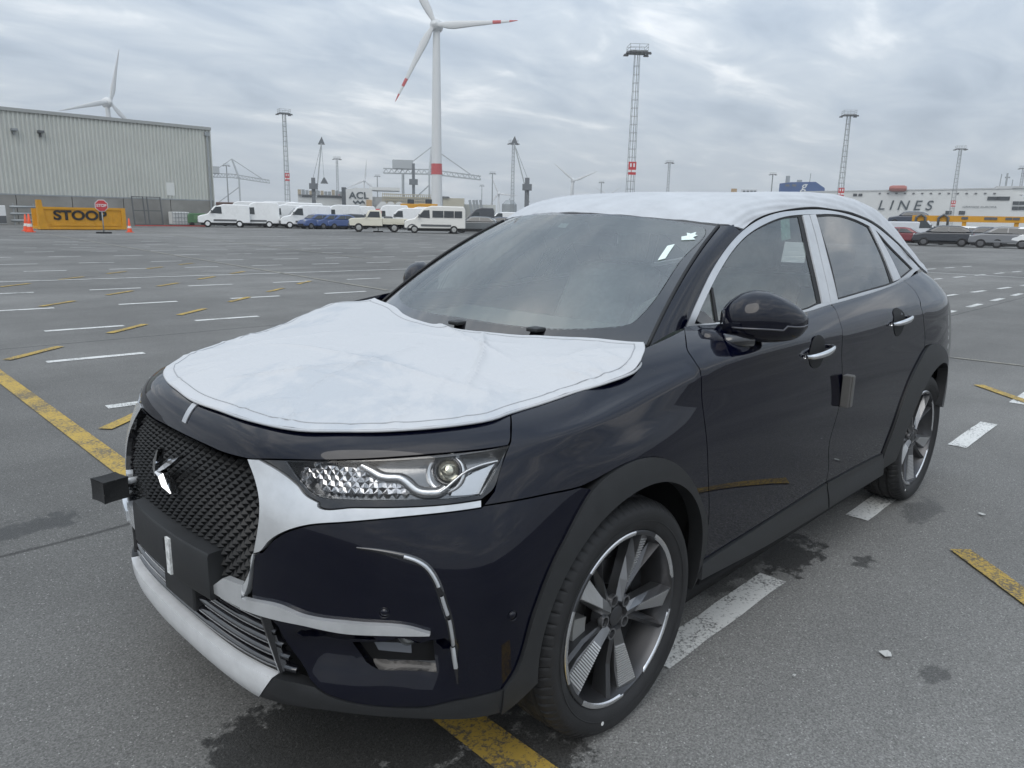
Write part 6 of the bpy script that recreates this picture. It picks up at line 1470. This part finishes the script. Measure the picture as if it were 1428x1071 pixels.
def small_car(px,D,label,m_,kind='hatch',turn=0,group='cars parked in the far rows',roofm=None):
    L,Hh,hw={'hatch':(3.63,1.53,.83),'suv':(4.35,1.62,.90),'sedan':(4.5,1.45,.90)}[kind]
    k=place('parked_car',px,D,turn,label,'car',group); a=-L/2
    pr={'hatch':[(a+.04,.30),(a,.55),(a+.10,.86),(a+.75,1.02),(-a-.06,1.04),(-a+.0,.62),(-a-.06,.32)],
        'suv':[(a+.05,.32),(a,.60),(a+.10,.92),(a+1.05,1.10),(-a-.10,1.12),(-a,.70),(-a-.08,.34)],
        'sedan':[(a+.05,.28),(a,.55),(a+.12,.80),(a+1.1,.98),(-a-.10,1.02),(-a,.65),(-a-.1,.32)]}[kind]
    section_body('body',pr,hw,m_,k,.7,.05,.13)
    gp={'hatch':[(a+.72,1.0),(a+1.38,1.47),(a+1.75,1.53),(-a-.85,1.50),(-a-.30,1.30),(-a-.08,1.0)],
        'suv':[(a+1.02,1.08),(a+1.62,1.55),(a+2.1,1.62),(-a-.85,1.58),(-a-.35,1.38),(-a-.10,1.08)],
        'sedan':[(a+1.08,.96),(a+1.75,1.38),(a+2.2,1.45),(-a-1.3,1.42),(-a-.55,1.12),(-a-.2,.98)]}[kind]
    bl=gp[0][1]; section_body('cabin',gp,hw-.04,roofm or m_,k,bl,.22,.12,Hh)
    sx0=gp[0][0]+.28; mx=(gp[1][0]+gp[3][0])/2+.05; zt=Hh-.13
    side_patch('front_window',[(sx0+.10,bl+.05),(gp[1][0]+.22,zt-.02),(mx-.03,zt),(mx-.03,bl+.05)],hw-.04,bl,.20,Hh,GLD,k); side_patch('rear_window',[(mx+.04,bl+.05),(mx+.04,zt),(gp[3][0]-.02,zt-.02),(gp[4][0]-.22,bl+.16),(gp[5][0]-.42,bl+.05)],hw-.04,bl,.20,Hh,GLD,k)
    front_patch('windscreen',(gp[0][0]+.10,bl+.07),(gp[1][0]-.06,gp[1][1]-.05),hw-.14,hw-.24,GLD,k)
    for s in (-1,1): MB().rev([(0,-.03),(.10,-.02),(.12,.06)],12,(a+.10,s*(hw-.22),.78),0).build('headlamp',LAMPG,k); MB().box(-a-.10,-a+.01,s*(hw-.2)-.09,s*(hw-.2)+.09,.72,.95).build('tail_lamp',mat('tail_far',(.25,.01,.01),.3),k)
    MB().box(a-.01,a+.05,-hw*.6,hw*.6,.34,.52).build('grille',BLKT,k); MB().box(a+.2,-a-.2,-hw*.9,hw*.9,.16,.36).build('underbody',BLKT,k)
    r={'hatch':.31,'suv':.35,'sedan':.33}[kind]; tyres(k,L,(a+.74,-a-.66),hw+.01,r,mat('rim_far',(.14,.14,.145),.4,metal=.5))
    return k
VW=car_mat('van_white',(.74,.75,.75),var=.03,vs=1.)
van(312,84.,'white van at the warehouse corner, cut off by the wall',VW,5.0,2.30)
van(338,92.,'white van behind the long white van by the warehouse corner',VW,5.6,2.75)
van(356,84.5,'long white van with black sill strip, nearest the warehouse',VW,4.75,2.62)
van(396,88.,'white van right behind the long van, windscreen showing',VW,5.6,2.45,12)
van(412,92.,'white van roof between the long van and the black fronted van',VW,6.2,2.75)
van(425,83.5,'white van with open driver door left of the blue cars',VW,5.2,2.40,8)
van(452,94.,'white van behind the first blue cars',VW,6.0,2.5)
van(490,93.,'white van behind the last blue car and the cream pickup bonnet',VW,5.6,2.55)
van(563,88.,'white van between the cream pickup and the minibus',VW,4.8,2.40)
van(606,71.,'cream minibus with a row of side windows, right of the pickup',car_mat('mini_cream',(.68,.67,.63)),5.55,2.45,2,True)
van(664,83.,'dark grey van behind the grey SUV',car_mat('van_dark',(.045,.05,.058)),3.9,2.55,0)
van(700,90.,'white van half hidden behind the windscreen edge',VW,4.8,2.2,10)
van(378,97.,'white van roof showing above the long white van',VW,6.0,2.9)
van(470,90.,'white van directly behind the second and third blue cars',VW,5.2,2.6,6)
van(540,93.,'white high roof van behind the cream pickup cab',VW,5.0,2.75)
van(583,92.,'white van between the pickup bed and the minibus front',VW,5.0,2.6)
BLU=car_mat('blue',(.035,.07,.20)); DBL=car_mat('dark_blue',(.03,.04,.065)); GRY=car_mat('grey_suv',(.10,.11,.115)); BLK=car_mat('black',(.012,.013,.016))
small_car(441,82.,'first blue car, next to the white van with open door',BLU,'hatch',30); small_car(458,82.5,'second blue car of the three, between its twins',BLU,'hatch',30); small_car(473,83.,'third blue car, next to the dark pickup',BLU,'hatch',30)
small_car(487,86.,'black car between the blue cars and the cream pickup',BLK,'suv',20)
small_car(664,76.,'grey SUV parked at the end of the row by the minibus',GRY,'suv',-8)
small_car(697,80.,'dark car beyond the windscreen edge, last of the left row',DBL,'suv',0)
# cream pickup
k=place('pickup_truck',527.5,72.,2,'cream single cab pickup with open bed beside the minibus','pickup',None); CRM2=car_mat('pickup_cream',(.66,.63,.52)); a=-2.65
section_body('bonnet_body',[(a+.05,.55),(a,.70),(a+.02,1.12),(a+.2,1.22),(a+1.45,1.28),(a+3.0,1.28),(a+3.0,.55)],.86,CRM2,k,1.2,.03,.06)
section_body('cab',[(a+1.40,1.26),(a+1.72,1.90),(a+1.95,1.98),(a+2.85,1.98),(a+2.98,1.26)],.83,CRM2,k,1.26,.12,.05)
side_patch('cab_window',[(a+1.62,1.32),(a+1.90,1.84),(a+2.72,1.84),(a+2.78,1.32)],.83,1.26,.12,1.98,GLD,k); front_patch('windscreen',(a+1.44,1.32),(a+1.70,1.86),.74,.66,GLD,k)
MB().box(a+3.02,-a,-.88,.88,.72,.84).build('bed_floor',CRM2,k)
for s in (-1,1): MB().box(a+3.02,-a,s*.86-.03,s*.86+.03,.84,1.25).build('bed_side',CRM2,k,bevel=.02)
MB().box(-a-.05,-a,-.86,.86,.84,1.25).build('tailgate',CRM2,k); MB().box(a-.12,a+.06,-.85,.85,.52,.78).build('bumper',STEELD,k,bevel=.03); MB().box(a-.02,a+.03,-.55,.55,.85,1.12).build('grille',STEELD,k)
for s in (-1,1): MB().rev([(0,-.02),(.12,-.01),(.12,.05)],12,(a-.02,s*.68,1.0),0).build('headlamp',LAMPG,k); MB().box(a+1.4,a+1.5,s*1.0-.07,s*1.0+.07,1.35,1.6).build('door_mirror',STEELD,k)
MB().box(a+.3,-a-.2,-.6,.6,.4,.72).build('chassis',BLKT,k); tyres(k,5.3,(a+.85,-a-1.25),.88,.40)
MB().box(a+3.15,a+3.95,-.5,.5,.86,1.45).build('spare_load',STEELD,k,bevel=.15)
# right-hand row
R1=small_car(1316,71.,'black small hatchback in front of the yellow beam, second from the red car',car_mat('hatch_black',(.022,.025,.032)),'hatch',0)
small_car(1371,76.,'navy car half behind the grey hatchback',car_mat('navy_far',(.022,.035,.06)),'suv',3)
R2=small_car(1398,70.,'grey small hatchback at the right end of the row',car_mat('hatch_grey',(.16,.165,.175)),'hatch',0)
small_car(1262,72.,'dark red car showing behind the rear of the navy car',car_mat('red_far',(.17,.014,.02)),'sedan',170)
van(1277,82.,'pale van behind the red car',car_mat('van_pale',(.55,.57,.60)),5.2,1.95,180,False,False)
small_car(1266,100.,'dark car on a raised deck behind the pale van',DBL,'suv',0).location.z=1.6
MB().box(-3.2,3.2,-1.1,1.1,1.35,1.58).build('loading_deck',STEEL); d_=bpy.data.objects['loading_deck']; q=site(1266,100.); d_.location=tuple(q); d_.rotation_euler=(0,0,facing(1266)); tag(d_,'low steel deck under the dark car behind the pale van','deck')
MB().box(-3,-2.8,-1,1,0,1.36).box(2.8,3,-1,1,0,1.36).build('deck_leg',STEEL,d_)
for px,D,lab,tn in ((1370,84.,'white car behind the navy car, in front of the yellow beam',40),(1390,86.,'white car just right of another white car by the yellow beam',30),(1342,76.,'white car hidden behind the black hatchback',0),(1425,70.,'white car behind the grey hatchback at the picture edge',0)):
    small_car(px,D,lab,VW,'suv',tn)

for q_ in (R1,R2): q_.scale=(1.2,1.1,1.08)

# ------------------------------------------------------------------ thin sea haze between here and the far quay
hv=bpy.data.materials.new('haze_air'); hv.use_nodes=True; t=hv.node_tree; t.nodes.clear(); o=N(t,'ShaderNodeOutputMaterial'); pv_=N(t,'ShaderNodeVolumePrincipled'); pv_.inputs['Color'].default_value=(.96,.98,1,1); pv_.inputs['Density'].default_value=.00032; pv_.inputs['Anisotropy'].default_value=.2; LK(t,pv_.outputs[0],o.inputs['Volume'])
hb=MB().box(-2300,2700,-2300,2700,-1.,170.).build('haze',hv); tag(hb,kind='stuff',label='thin pale haze over the whole terminal')
